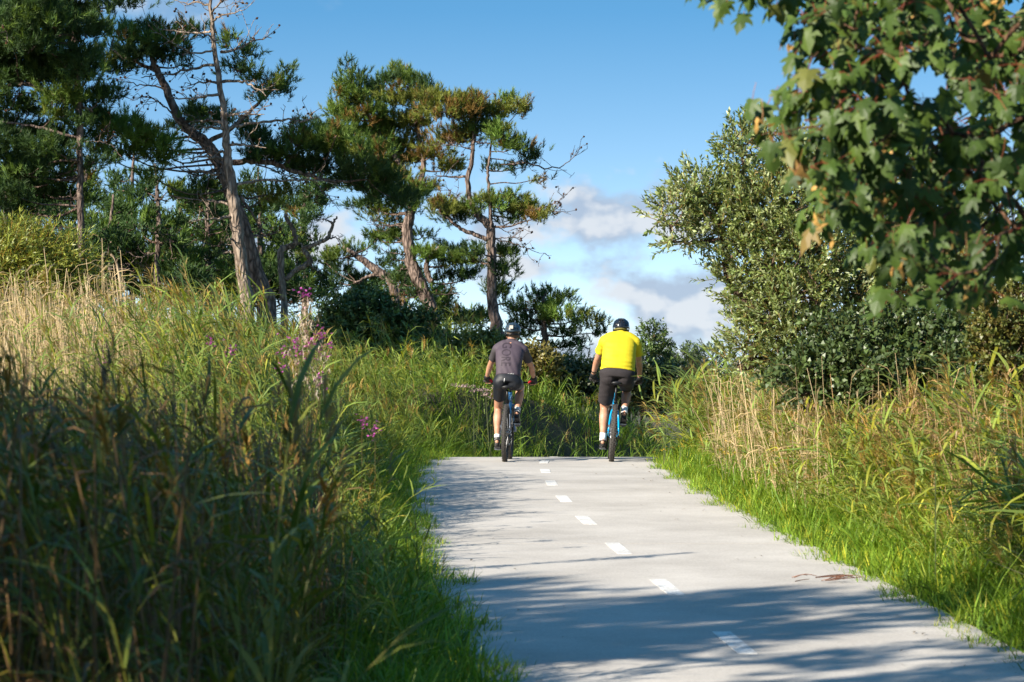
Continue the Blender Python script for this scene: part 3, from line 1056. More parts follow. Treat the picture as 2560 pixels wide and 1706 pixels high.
def bare_branch(wood, P, r0, rs, twigs=8, tl=0.35, col=(1, 1, 1), cones=None):
    """a leafless branch with crooked side twigs"""
    C = curve(P, 4 * len(P))
    n = len(C)
    C = C + RNG.normal(0, 0.012, C.shape)
    tube(wood, C, np.linspace(r0, r0 * 0.22, n), 5, col, False, 0.1)
    for k in range(twigs):
        i = int(rs.uniform(0.25, 0.98) * (n - 1))
        i = min(max(i, 1), n - 2)
        tdir = norm(C[i + 1] - C[i - 1])
        d = norm(tdir * rs.uniform(0.2, 0.9) + np.array([rs.gauss(0, 0.6), rs.gauss(0, 0.6), rs.gauss(0.15, 0.55)]))
        l = tl * rs.uniform(0.4, 1.2)
        up = np.array([0, 0, rs.uniform(-0.1, 0.25) * l])
        e = C[i] + d * l + up
        m1 = C[i] + d * l * 0.5 + np.array([rs.gauss(0, 0.03), rs.gauss(0, 0.03), rs.gauss(0, 0.03)])
        tube(wood, curve([C[i], m1, e], 5), np.linspace(max(0.006, r0 * 0.3), 0.004, 5), 3, col, False)
        for _ in range(2):
            q = m1 if rs.random() < 0.5 else e
            e2 = q + norm(d + np.array([rs.gauss(0, 0.7), rs.gauss(0, 0.7), rs.gauss(0.2, 0.6)])) * l * rs.uniform(0.25, 0.5)
            tube(wood, [q, (q + e2) / 2 + RNG.normal(0, 0.01, 3), e2], [0.006, 0.005, 0.003], 3, col, False)
            if cones is not None and rs.random() < 0.35:
                cone_blob(cones, e2, rs)


def cone_blob(mb, p, rs, s=0.022):
    v, t, q = tube_geo(np.array([[0, 0, -s], [0, 0, -s * 0.3], [0, 0, s * 0.5], [0, 0, s * 1.3]]), np.array([0.35, 1.0, 0.75, 0.12]) * s, 5)
    rot = basis(np.array([[rs.gauss(0, 1), rs.gauss(0, 1), rs.gauss(0, 1)]]))[0]
    mb.add(v @ rot.T + p, t, q, (0.75, 0.55, 0.4))


def trunk_mesh(wood, spec, d, zx=1.0, off=(0, 0), sides=10, col=(1, 1, 1), conv=None, depth=None, k=1.0):
    """spec: (x, y, width) pixel rows; returns the 3-D axis with radii"""
    P, rr = [], []
    for i, s in enumerate(spec):
        x, y = conv(s[0], s[1])
        dd = d + (depth[i] if depth else 0)
        P.append(W(x, y, dd)); rr.append(s[2] / 2 / F * dd / k)
    n = 5 * len(P)
    A = curve(np.concatenate([np.array(P), np.array(rr)[:, None]], 1), n)
    A[:, :3] += RNG.normal(0, 0.008, (n, 3))
    tube(wood, A[:, :3], A[:, 3], sides, col, True, 0.07)
    return A


Z2 = lambda x, y: (x / 1.96, y / 1.96)                       # reading of the upper left enlargement
Z3 = lambda x, y: (700 + x / 2.0105, 120 + y / 2.0105)       # of the middle enlargement


def pine(d, conv, k, trunks, pads, label, cat='pine tree', bares=(), dens=1.0, seed=1, bark='pine_bark', links=True, name='pine_tree', group=None, far=False, scale=1.0):
    rs = random.Random(seed)
    trunk, limbs, crown, cones = MB(), MB(), MB(), MB()
    axes = [trunk_mesh(trunk if i == 0 else limbs, t, d, conv=conv, k=k) for i, t in enumerate(trunks)]
    base = axes[0][0, :3].copy()
    gzb = float(gz(base[0], base[1]))
    if base[2] > gzb - 0.1:      # carry the stem into the ground
        A = axes[0]
        tube(trunk, [np.array([base[0] + 0.03, base[1], gzb - 0.25]), base * 0.5 + np.array([base[0], base[1], gzb]) * 0.5, base, A[1, :3]],
             [A[0, 3] * 1.35, A[0, 3] * 1.1, A[0, 3], A[1, 3]], 10, (1, 1, 1), False, 0.05)
    org = np.array([base[0], base[1], gzb])
    allax = np.concatenate(axes)
    for pd in pads:
        x, y, rx, ry, tone = pd[:5]
        dd = d + (pd[5] if len(pd) > 5 else rs.uniform(-0.6, 0.6))
        px, py = conv(x, y)
        c = W(px, py, dd)
        m = 1 / k / F * dd
        rxm, rzm = rx * m * 1.08, ry * m * 1.22
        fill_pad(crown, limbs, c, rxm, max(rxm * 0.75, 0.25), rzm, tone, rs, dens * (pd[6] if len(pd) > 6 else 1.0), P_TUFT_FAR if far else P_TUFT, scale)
        if links:
            dist = np.linalg.norm((allax[:, :3] - c) * np.array([1, 1, 1.2]), axis=1) + np.maximum(0, allax[:, 2] - c[2] + 0.1) * 1.5
            i = int(np.argmin(dist))
            r0 = min(allax[i, 3] * 0.55, 0.012 + 0.02 * math.sqrt(rxm))
            branch(limbs, allax[i, :3], c - np.array([0, 0, rzm * 0.35]), r0, 0.008)
    for b in bares:
        pts = [W(*conv(x, y), d + dz) for x, y, dz in b[0]]
        bare_branch(limbs, pts, b[1], rs, b[2], b[3], cones=cones)
    root = empty(name, org, label, cat, group)
    trunk.build('trunk', MAT[bark], root, org, True)
    if limbs.n: tag(limbs.build('limbs', MAT[bark], root, org, True), kind='stuff')
    if crown.n: crown.build('crown', MAT['needle'], root, org)
    if cones.n: tag(cones.build('cones', MAT['twig'], root, org), kind='stuff')
    return root


def dz(lst, k=0.0):
    return [(x, y, k * i) for i, (x, y) in enumerate(lst)]


def build_pines():
    # right-hand one of the two umbrella pines, forked
    pine(57, Z3, 2.0105,
         [[(1105, 1500, 87), (1085, 1380, 59), (1065, 1250, 52), (1066, 1050, 47), (1060, 900, 45)],
          [(1062, 905, 42), (1015, 860, 38), (965, 790, 29), (945, 680, 26), (962, 560, 22), (975, 430, 19), (985, 330, 14)],
          [(1066, 900, 22), (1050, 740, 15), (1045, 640, 14), (1052, 560, 12), (1070, 440, 8)],
          [(1050, 965, 24), (960, 930, 21), (890, 895, 17), (800, 820, 10)]],
         [(880, 310, 170, 55, 'brown'), (1060, 310, 130, 45, 'yellow'), (1205, 295, 75, 32, 'yellow'), (1130, 265, 60, 25, 'lit'), (1000, 390, 140, 45, 'dark'),
          (1125, 410, 60, 55, 'fresh'), (1180, 485, 100, 35, 'lit'), (1270, 525, 65, 45, 'dark', 0.2, 0.7), (880, 440, 130, 55, 'brown'), (1230, 590, 80, 22, 'dark', 0.3, 0.5),
          (800, 250, 120, 50, 'yellow'), (960, 265, 80, 35, 'yellow'), (1100, 600, 90, 25, 'dark', 0.4, 0.5),
          (1150, 790, 120, 50, 'lit'), (1050, 775, 70, 42, 'fresh'), (1240, 815, 90, 40, 'yellow'), (1310, 840, 45, 35, 'brown'), (1170, 860, 90, 20, 'dark', 0.2, 0.6),
          (870, 800, 100, 55, 'lit'), (810, 790, 60, 40, 'yellow'), (900, 850, 70, 30, 'dark'), (1130, 1020, 65, 40, 'lit'), (1130, 1110, 50, 55, 'dark'),
          (960, 1050, 70, 35, 'lit'), (1100, 1210, 60, 50, 'dark'), (1280, 655, 40, 16, 'brown', 0, 0.7), (1000, 1000, 60, 25, 'dark')],
         'forked umbrella pine with flat browning crown behind the grey jersey cyclist',
         dens=1.3, bares=[(dz([(1100, 590), (1240, 580), (1360, 605), (1440, 580), (1505, 520)], 0.1), 0.022, 12, 0.32),
                (dz([(1240, 820), (1330, 800), (1390, 775), (1445, 735)], 0.1), 0.016, 10, 0.28), (dz([(1330, 815), (1400, 825), (1462, 835)], 0), 0.012, 4, 0.2),
                (dz([(1070, 960), (1150, 955), (1215, 950)], 0), 0.014, 5, 0.25), (dz([(1080, 960), (1200, 990), (1270, 1020), (1365, 1045)], 0.1), 0.014, 9, 0.25),
                (dz([(970, 790), (900, 745), (830, 705)], -0.1), 0.013, 6, 0.25), (dz([(950, 650), (860, 645), (770, 640)], 0), 0.03, 5, 0.25),
                (dz([(970, 520), (880, 480), (800, 500)], -0.2), 0.016, 9, 0.35), (dz([(980, 470), (1060, 480), (1150, 470)], -0.2), 0.016, 8, 0.35),
                (dz([(1075, 890), (1150, 920), (1260, 890)], 0), 0.012, 6, 0.22)], seed=3)
    # taller pine with the peaked crown
    pine(60, Z3, 2.0105,
         [[(785, 1500, 91), (770, 1390, 77), (745, 1280, 70), (690, 1150, 66), (655, 1060, 61), (642, 930, 57), (650, 850, 52), (690, 740, 42), (720, 660, 35)],
          [(690, 745, 35), (640, 640, 28), (560, 520, 22), (480, 400, 17), (400, 260, 12), (345, 100, 7)],
          [(705, 700, 31), (720, 560, 24), (690, 400, 17), (640, 200, 10)],
          [(760, 1180, 31), (738, 1120, 28), (745, 1060, 22), (800, 1000, 15)]],
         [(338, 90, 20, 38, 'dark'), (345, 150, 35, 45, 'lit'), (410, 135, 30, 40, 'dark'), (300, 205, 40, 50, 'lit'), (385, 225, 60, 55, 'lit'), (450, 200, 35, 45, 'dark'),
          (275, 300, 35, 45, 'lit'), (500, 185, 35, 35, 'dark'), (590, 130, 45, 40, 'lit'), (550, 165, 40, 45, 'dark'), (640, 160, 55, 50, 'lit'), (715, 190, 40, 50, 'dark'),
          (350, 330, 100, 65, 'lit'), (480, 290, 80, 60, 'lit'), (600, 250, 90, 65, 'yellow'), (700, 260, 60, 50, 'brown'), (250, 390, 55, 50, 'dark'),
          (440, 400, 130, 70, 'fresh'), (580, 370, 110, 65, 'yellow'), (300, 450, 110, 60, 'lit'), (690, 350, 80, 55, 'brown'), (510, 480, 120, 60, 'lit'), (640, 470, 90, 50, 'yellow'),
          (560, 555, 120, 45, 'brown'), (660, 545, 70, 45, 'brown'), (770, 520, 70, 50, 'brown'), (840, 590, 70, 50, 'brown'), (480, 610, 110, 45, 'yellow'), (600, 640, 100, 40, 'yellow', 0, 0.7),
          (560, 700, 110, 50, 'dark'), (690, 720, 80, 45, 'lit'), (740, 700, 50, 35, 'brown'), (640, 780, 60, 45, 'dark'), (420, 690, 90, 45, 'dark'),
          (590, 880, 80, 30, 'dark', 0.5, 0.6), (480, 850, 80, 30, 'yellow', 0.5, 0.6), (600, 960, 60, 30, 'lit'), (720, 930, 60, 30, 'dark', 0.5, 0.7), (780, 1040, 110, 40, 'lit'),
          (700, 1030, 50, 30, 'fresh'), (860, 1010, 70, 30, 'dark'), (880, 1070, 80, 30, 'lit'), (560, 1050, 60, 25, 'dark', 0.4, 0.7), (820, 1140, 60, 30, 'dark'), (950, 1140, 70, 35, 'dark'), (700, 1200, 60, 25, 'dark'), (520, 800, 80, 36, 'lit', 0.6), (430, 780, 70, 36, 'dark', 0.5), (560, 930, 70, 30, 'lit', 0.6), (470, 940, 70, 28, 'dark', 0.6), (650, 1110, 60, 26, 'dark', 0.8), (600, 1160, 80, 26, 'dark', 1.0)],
         'tall peaked pine with sunlit brownish boughs and a curved lower trunk',
         dens=1.25, bares=[(dz([(640, 895), (540, 895), (440, 885)], 0), 0.018, 8, 0.3), (dz([(660, 1040), (590, 1035), (520, 1025)], -0.1), 0.02, 5, 0.2),
                (dz([(650, 1110), (590, 1115)], 0), 0.016, 2, 0.15), (dz([(745, 1230), (820, 1240), (900, 1235)], 0), 0.018, 8, 0.3),
                (dz([(700, 1240), (620, 1265), (560, 1250)], 0), 0.02, 6, 0.3), (dz([(745, 1360), (690, 1350), (650, 1335)], 0), 0.016, 4, 0.2)], seed=4)
    # small pine bent over between them
    pine(64, Z3, 2.0105,
         [[(580, 1420, 52), (578, 1320, 45), (572, 1220, 45), (555, 1165, 49), (500, 1130, 45), (430, 1075, 35), (370, 1035, 26), (315, 1000, 15)],
          [(500, 1135, 21), (440, 1150, 15), (380, 1180, 10)]],
         [(260, 1040, 90, 30, 'lit'), (350, 1000, 60, 24, 'lit'), (220, 1060, 60, 25, 'dark'), (330, 1110, 110, 25, 'dark', 0.5, 0.6), (420, 1160, 120, 26, 'dark', 0.8, 0.7), (300, 1170, 90, 22, 'dark', 1, 0.6),
          (520, 1070, 60, 24, 'dark'), (440, 1020, 60, 22, 'lit', 0.3, 0.7), (480, 960, 60, 26, 'dark', 0.3, 0.6)],
         'small pine with a bent over trunk between the umbrella pines', seed=5,
         bares=[(dz([(420, 1080), (360, 1060), (300, 1050)], 0), 0.014, 6, 0.25)])
    # low pine to the right of the umbrella pines
    pine(62, Z3, 2.0105,
         [[(1330, 1545, 42), (1332, 1460, 35), (1325, 1390, 28), (1318, 1300, 21), (1335, 1230, 10)]],
         [(1300, 1280, 100, 40, 'lit'), (1340, 1225, 40, 26, 'lit'), (1290, 1225, 24, 26, 'dark'), (1405, 1275, 60, 34, 'fresh'), (1400, 1340, 110, 40, 'fresh'), (1500, 1350, 70, 32, 'yellow'),
          (1570, 1375, 50, 34, 'yellow'), (1220, 1330, 80, 36, 'dark'), (1170, 1290, 50, 26, 'lit'), (1290, 1370, 90, 34, 'dark'), (1430, 1420, 80, 30, 'dark'), (1250, 1430, 90, 26, 'lit'), (1500, 1475, 70, 22, 'dark'),
          (1380, 1490, 70, 22, 'dark'), (1190, 1390, 60, 26, 'dark'), (1610, 1420, 40, 28, 'dark'), (1430, 1240, 26, 30, 'lit')],
         'low bushy pine behind and between the two cyclists', seed=6, bares=[(dz([(1090, 1290), (1140, 1285), (1200, 1290)], 0), 0.02, 2, 0.15), (dz([(1325, 1350), (1290, 1330), (1280, 1300)], 0), 0.018, 3, 0.15)])
    # nearly bare pine with the pale straight stem
    E = [[(1205, 1470, 72), (1190, 1350, 66), (1165, 1150, 60), (1140, 950, 56), (1118, 780, 44), (1103, 640, 36), (1095, 560, 32), (1070, 380, 28), (1045, 200, 23), (1030, 20, 17), (1015, -140, 10), (1005, -260, 5)]]
    bz = [([(1065, 310), (960, 335), (860, 358), (760, 365), (690, 385)], 9), ([(1075, 455), (1000, 470), (900, 485), (820, 470)], 8), ([(1040, 150), (950, 160), (850, 150), (780, 140)], 8),
          ([(1050, 240), (950, 260), (860, 215), (740, 150)], 9), ([(1080, 255), (1160, 240), (1230, 205), (1330, 185)], 10), ([(1090, 400), (1180, 395), (1260, 430), (1300, 470)], 7),
          ([(1120, 630), (1250, 600), (1400, 585), (1480, 590), (1565, 575)], 14), ([(1130, 710), (1220, 715), (1300, 725)], 5), ([(1110, 745), (1050, 748), (1000, 755)], 3), ([(1105, 775), (1000, 770), (900, 785)], 5),
          ([(1085, 855), (1000, 845), (900, 820)], 5), ([(1040, 100), (1090, 75), (1150, 60), (1205, 45)], 7), ([(1030, 30), (960, 12), (900, 15), (850, 0)], 6), ([(1035, 60), (1080, 10), (1130, -20)], 6),
          ([(1150, 905), (1300, 885), (1500, 880), (1650, 905)], 9), ([(1055, 200), (1000, 170), (930, 120)], 6), ([(1100, 600), (1000, 590), (930, 600)], 5), ([(1098, 560), (1180, 565), (1290, 560)], 8),
          ([(1085, 420), (1020, 400), (920, 420)], 7), ([(1095, 630), (1010, 625), (920, 630)], 5), ([(1130, 1000), (1000, 985), (850, 970)], 6), ([(1140, 1060), (1040, 1075), (930, 1085)], 6), ([(1140, 1235), (1085, 1240)], 1),
          ([(1160, 1170), (1110, 1175)], 1), ([(1020, -100), (1080, -150), (1150, -170)], 6), ([(1015, -120), (930, -140), (880, -190)], 6)]
    pine(47, Z2, 1.96, E, [], 'nearly bare pine with a pale straight stem and dead horizontal branches', seed=7, bark='dead_bark',
         bares=[(dz(b, 0.25 * (-1) ** i), 0.028 if b[0][1] > 250 else 0.02, n, 0.32) for i, (b, n) in enumerate(bz)])
    # thick leaning pine behind it
    pine(49.5, Z2, 1.96,
         [[(1310, 1480, 92), (1262, 1350, 78), (1215, 1180, 68), (1150, 1000, 64), (1100, 870, 62), (1060, 780, 60), (1000, 695, 54), (930, 640, 50), (870, 570, 42), (815, 440, 40), (765, 340, 34), (740, 270, 24), (720, 190, 12)],
          [(1080, 820, 30), (1180, 790, 30), (1320, 800, 26), (1480, 850, 20), (1650, 890, 14), (1800, 880, 7)],
          [(1010, 700, 26), (1120, 640, 22), (1250, 520, 16), (1350, 430, 9)],
          [(770, 350, 20), (640, 290, 15), (540, 240, 9)]],
         [(620, 170, 110, 50, 'lit'), (740, 150, 60, 40, 'lit'), (740, 110, 25, 30, 'dark'), (655, 115, 22, 32, 'dark'), (820, 185, 90, 45, 'lit'), (930, 140, 50, 36, 'lit'), (540, 260, 90, 50, 'lit'), (660, 245, 100, 50, 'dark'),
          (580, 330, 90, 35, 'dark'), (480, 290, 60, 36, 'yellow'), (770, 265, 80, 45, 'dark'), (870, 240, 60, 35, 'dark'), (1000, 130, 40, 30, 'dark'), (560, 130, 40, 26, 'lit'), (900, 300, 60, 30, 'dark', 0.5, 0.6),
          (1120, 200, 36, 36, 'lit'), (1210, 265, 36, 50, 'dark'), (1150, 320, 50, 40, 'dark'), (1260, 370, 60, 40, 'lit'), (1390, 370, 40, 40, 'lit'), (1390, 430, 35, 45, 'dark'), (1330, 430, 55, 40, 'lit'), (1280, 470, 30, 24, 'dark'),
          (560, 590, 100, 45, 'fresh', -2.2), (660, 640, 150, 60, 'fresh', -2.4), (760, 690, 110, 60, 'fresh', -2.2), (480, 650, 70, 45, 'lit', -2), (620, 740, 110, 45, 'fresh', -2.2), (470, 730, 60, 40, 'lit', -1.8), (800, 760, 80, 50, 'lit', -2),
          (740, 850, 45, 35, 'fresh', -2), (1000, 540, 100, 45, 'dark'), (930, 600, 80, 45, 'dark'), (1080, 580, 70, 40, 'dark'), (1180, 590, 90, 30, 'lit', 0.4, 0.7), (1250, 660, 110, 45, 'dark'), (1350, 740, 140, 50, 'dark'), (1240, 760, 100, 40, 'dark'),
          (1470, 690, 90, 55, 'lit'), (1500, 610, 60, 45, 'lit'), (1560, 700, 100, 60, 'lit'), (1450, 790, 120, 45, 'dark'), (1600, 800, 130, 55, 'dark'), (1700, 720, 110, 60, 'fresh'), (1780, 800, 110, 55, 'dark'), (1830, 720, 80, 50, 'lit'),
          (1750, 880, 130, 50, 'dark'), (1880, 860, 90, 50, 'dark'), (1650, 640, 60, 50, 'lit'), (1900, 940, 90, 45, 'dark'), (1990, 980, 70, 40, 'dark'),
          (1300, 960, 120, 35, 'yellow', 1.0, 0.8), (1400, 930, 60, 30, 'yellow', 1.0, 0.8), (1230, 1010, 90, 30, 'lit', 1.0, 0.8), (1000, 900, 90, 40, 'dark', 1.0), (950, 950, 80, 40, 'dark', 1.0)],
         'thick trunked pine leaning over behind the nearly bare pine', seed=8,
         dens=1.25, bares=[(dz([(870, 570), (800, 520), (720, 470), (640, 500)], 0), 0.018, 10, 0.35), (dz([(820, 440), (740, 420), (650, 410), (560, 380)], 0), 0.018, 10, 0.35),
                (dz([(1180, 960), (1230, 1050), (1300, 1150)], 0), 0.03, 4, 0.3), (dz([(1190, 1160), (1300, 1150), (1390, 1125)], 0), 0.025, 6, 0.3), (dz([(1250, 800), (1380, 850), (1480, 900)], 0), 0.014, 10, 0.35),
                (dz([(1550, 900), (1600, 960), (1640, 1000)], 0), 0.014, 8, 0.3), (dz([(1050, 760), (960, 700), (860, 690)], -0.3), 0.025, 8, 0.35)])
    # big pine filling the corner; the dark tone paints part of its shade
    pine(46, Z2, 1.96,
         [[(420, 1500, 44), (405, 1300, 40), (396, 1050, 34), (392, 800, 32), (388, 560, 34), (372, 300, 32), (355, 60, 26), (345, -250, 18)],
          [(450, 545, 16), (380, 515, 20), (250, 455, 22), (120, 410, 22), (0, 425, 22), (-150, 400, 20)],
          [(395, 680, 14), (250, 640, 14), (100, 610, 13), (-60, 590, 12)]],
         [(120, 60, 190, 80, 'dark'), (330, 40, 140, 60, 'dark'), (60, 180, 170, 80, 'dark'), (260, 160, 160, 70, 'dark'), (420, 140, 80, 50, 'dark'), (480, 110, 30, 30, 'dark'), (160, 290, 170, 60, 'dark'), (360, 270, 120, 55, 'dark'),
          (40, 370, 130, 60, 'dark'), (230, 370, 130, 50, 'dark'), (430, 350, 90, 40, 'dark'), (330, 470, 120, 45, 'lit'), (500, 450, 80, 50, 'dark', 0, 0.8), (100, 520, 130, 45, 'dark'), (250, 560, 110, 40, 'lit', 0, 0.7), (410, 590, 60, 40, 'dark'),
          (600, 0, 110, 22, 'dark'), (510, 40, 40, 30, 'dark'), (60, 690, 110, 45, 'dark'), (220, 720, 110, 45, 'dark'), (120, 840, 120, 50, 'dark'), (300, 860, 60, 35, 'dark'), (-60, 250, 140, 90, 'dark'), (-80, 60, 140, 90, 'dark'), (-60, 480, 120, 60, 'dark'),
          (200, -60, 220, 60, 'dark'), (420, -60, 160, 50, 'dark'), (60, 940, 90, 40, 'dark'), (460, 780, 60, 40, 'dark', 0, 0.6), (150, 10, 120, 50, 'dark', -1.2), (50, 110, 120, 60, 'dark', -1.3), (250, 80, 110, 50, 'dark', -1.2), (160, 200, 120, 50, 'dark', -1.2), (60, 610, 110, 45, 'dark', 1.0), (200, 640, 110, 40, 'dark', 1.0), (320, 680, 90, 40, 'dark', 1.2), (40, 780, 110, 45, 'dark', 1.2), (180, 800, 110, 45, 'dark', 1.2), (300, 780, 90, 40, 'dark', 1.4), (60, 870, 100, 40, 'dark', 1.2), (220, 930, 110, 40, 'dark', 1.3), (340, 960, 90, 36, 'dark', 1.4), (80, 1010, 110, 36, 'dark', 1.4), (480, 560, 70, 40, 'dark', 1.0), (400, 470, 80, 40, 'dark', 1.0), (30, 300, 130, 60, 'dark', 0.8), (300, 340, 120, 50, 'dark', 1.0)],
         'big dark shaded pine with sagging limbs above the dry reeds', seed=9, dens=1.8,
         bares=[(dz([(395, 860), (340, 870), (290, 862)], 0), 0.014, 3, 0.2), (dz([(390, 975), (330, 968), (285, 965)], 0), 0.014, 2, 0.2), (dz([(385, 1120), (280, 1110), (180, 1100)], 0), 0.018, 5, 0.3),
                (dz([(200, 440), (100, 470), (0, 540)], 0), 0.016, 7, 0.3), (dz([(300, 180), (180, 170), (0, 150)], -0.8), 0.025, 8, 0.3), (dz([(390, 700), (480, 690), (560, 720)], 0), 0.014, 6, 0.3)])
    # dead crooked snag
    mb = MB()
    A = trunk_mesh(mb, [(1390, 1480, 34), (1380, 1340, 32), (1376, 1235, 34), (1400, 1212, 30), (1442, 1200, 28), (1446, 1160, 24), (1425, 1105, 22), (1395, 1052, 16)], 50, conv=Z2, k=1.96)
    a2 = trunk_mesh(mb, [(1400, 1370, 26), (1450, 1325, 26), (1515, 1290, 30), (1505, 1250, 26), (1490, 1222, 24), (1560, 1190, 20), (1605, 1165, 20), (1632, 1100, 14), (1648, 1060, 8)], 50, conv=Z2, k=1.96)
    bz_ = [dz([(1605, 1170), (1640, 1168), (1665, 1172)], 0), dz([(1490, 1222), (1470, 1200), (1450, 1190)], 0), dz([(1632, 1100), (1600, 1080), (1560, 1075)], 0), dz([(1510, 1290), (1540, 1320), (1570, 1330)], 0)]
    for b in bz_:
        bare_branch(mb, [W(*Z2(x, y), 50 + q) for x, y, q in b], 0.022, random.Random(3), 4, 0.2)
    org = A[0, :3].copy(); org[2] = gz(org[0], org[1])
    tube(mb, [A[0, :3], org - np.array([0, 0, 0.2])], [A[0, 3], A[0, 3] * 1.3], 10)
    root = empty('dead_snag', org, 'crooked dead snag with bare hooked limbs between the pines', 'dead tree')
    mb.build('trunk', MAT['dead_bark'], root, org, True)
    # wood behind: slender pines standing close, their lower boughs mostly dead
    specs = [  # stem foot x, lean, distance, height of the first bough (rows), width
        (95, -8, 62, 8), (210, 10, 70, 9), (330, 6, 66, 7), (455, -14, 64, 10), (560, 12, 72, 8), (650, -4, 68, 8), (760, 18, 74, 8), (30, 5, 74, 9), (880, -10, 76, 7), (1010, 14, 80, 7), (1120, 8, 78, 7), (15, 4, 55, 9), (150, -6, 57, 8), (275, 8, 59, 8), (395, -8, 58, 8), (520, 10, 60, 8)]
    words = ['slender pine at the edge of the wood with dead lower boughs', 'slim pine in the dark wood behind the tall stems', 'young pine deep in the wood with thin grey stem',
             'pale stemmed slender pine standing in front of the dark wood', 'wood pine showing between the leaning trunk and the corner pine', 'wood pine with a low dark skirt behind the bare pine',
             'wood pine behind the crooked dead snag', 'wood pine half hidden by the yellow green willow', 'low spreading pine behind the small bent pine', 'far low pine behind the curved trunk', 'far low pine behind the forked umbrella pine', 'dark pine at the wood edge beside the corner pine', 'dark pine between the corner pine and the willow', 'dark pine just behind the bare sapling', 'dark pine behind the pale slender stem', 'dark toned pine behind the leaning trunk']
    for i, (x, lean, d, w) in enumerate(specs):
        rs = random.Random(100 + i)
        far_low = 8 <= i <= 10
        foot = 800 if not far_low else 860
        topy = rs.uniform(330, 430) if not far_low else rs.uniform(640, 720)
        if i == 3: topy = 470
        if i > 10: topy = rs.uniform(400, 500)
        t = [[(x, foot, w * 2.2), (x + lean * 0.3, foot - 0.3 * (foot - topy), w * 1.9), (x - lean * 0.2, foot - 0.65 * (foot - topy), w * 1.5), (x + lean, topy, w * 0.6)]]
        pads = []
        for k in range(25 if not far_low else 12):
            u = rs.random() ** 0.8
            yy = topy + (foot - topy) * (0.02 + 0.86 * u)
            side = rs.choice((-1, 1))
            rx = rs.uniform(26, 60) * (0.6 + 0.6 * u)
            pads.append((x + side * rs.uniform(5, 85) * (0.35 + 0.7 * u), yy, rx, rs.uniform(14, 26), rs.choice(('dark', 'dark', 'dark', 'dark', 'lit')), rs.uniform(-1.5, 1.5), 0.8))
        bares = []
        for k in range(7):
            yy = topy + (foot - topy) * rs.uniform(0.4, 0.95)
            sd_ = rs.choice((-1, 1))
            ln = rs.uniform(50, 120)
            bares.append(([(x, yy, 0), (x + sd_ * ln * 0.5, yy - rs.uniform(-12, 10), rs.uniform(-.5, .5)), (x + sd_ * ln, yy - rs.uniform(-20, 24), rs.uniform(-.8, .8))], 0.016, 6, 0.4))
        pine(d, lambda a, b: (a, b), 1.0, t, pads, words[i], seed=200 + i, bares=bares, dens=0.62, bark='dead_bark' if i == 3 else 'pine_bark', far=True, scale=1.15, group='pines of the wood behind')


build_pines()

# ------------------------------------------------------------------ broadleaved shrubs
def leaf_strip(L, w, fold=0.15, bend=0.2):
    """a pointed oval leaf along +y, lightly folded: 6 vertices, 4 triangles"""
    v = np.array([[0, 0, 0], [-w * 0.5, L * 0.38, fold * w], [0, L * 0.42, 0], [w * 0.5, L * 0.38, fold * w], [-w * 0.36, L * 0.72, fold * w - bend * L * 0.25],
                  [w * 0.36, L * 0.72, fold * w - bend * L * 0.25], [0, L, -bend * L * 0.5]])
    v = v[[0, 1, 3, 4, 5, 6]]
    t = np.array([[0, 2, 1], [1, 2, 3], [2, 4, 3], [3, 4, 5]])
    return v, t


def leaf_kite(L, w):
    """the same for far bushes: 4 vertices"""
    return np.array([[0, 0, 0], [-w * 0.5, L * 0.45, 0.1 * w], [w * 0.5, L * 0.45, 0.1 * w], [0, L, -0.1 * L]]), np.array([[0, 2, 1], [1, 2, 3]])


def proto_sprig(rs, n=9, L=0.06, w=0.022, tw=0.2, spread=0.75, silver=0.3, pale=(1.55, 1.45, 2.3), simple=False):
    p = Proto()
    P = np.array([[0, 0, 0], [rs.uniform(-.02, .02), rs.uniform(-.02, .02), tw * 0.5], [rs.uniform(-.03, .03), rs.uniform(-.03, .03), tw]])
    v, _, q = tube_geo(P, [0.004, 0.003, 0.0015], 3, False)
    p.add(v, quads_to_tris(q), (1.5, 0.85, 0.9))
    for k in range(n):
        t = 0.15 + 0.85 * (k + 0.5) / n
        pos = np.array([np.interp(t, [0, .5, 1], P[:, i]) for i in range(3)])
        az = k * 2.4 + rs.uniform(-.4, .4)
        el = math.pi / 2 - spread * rs.uniform(0.5, 1.4) * (1.2 - 0.5 * t)
        s = rs.uniform(0.75, 1.2)
        v, tr = (leaf_kite if simple else leaf_strip)(L * s, w * s * rs.uniform(0.85, 1.15))
        d = np.array([math.cos(az) * math.cos(el), math.sin(az) * math.cos(el), math.sin(el)])
        B = basis(d[None], np.array([rs.gauss(0, 0.7)]))[0]          # columns x, y, z(dir)
        Rm = np.stack([B[:, 0], B[:, 2], B[:, 1]], -1)
        k_ = rs.uniform(0.75, 1.25)
        tint = np.array(pale) * k_ if rs.random() < silver else np.ones(3) * k_
        p.add(v @ Rm.T + pos, tr, tint)
    return p.get()


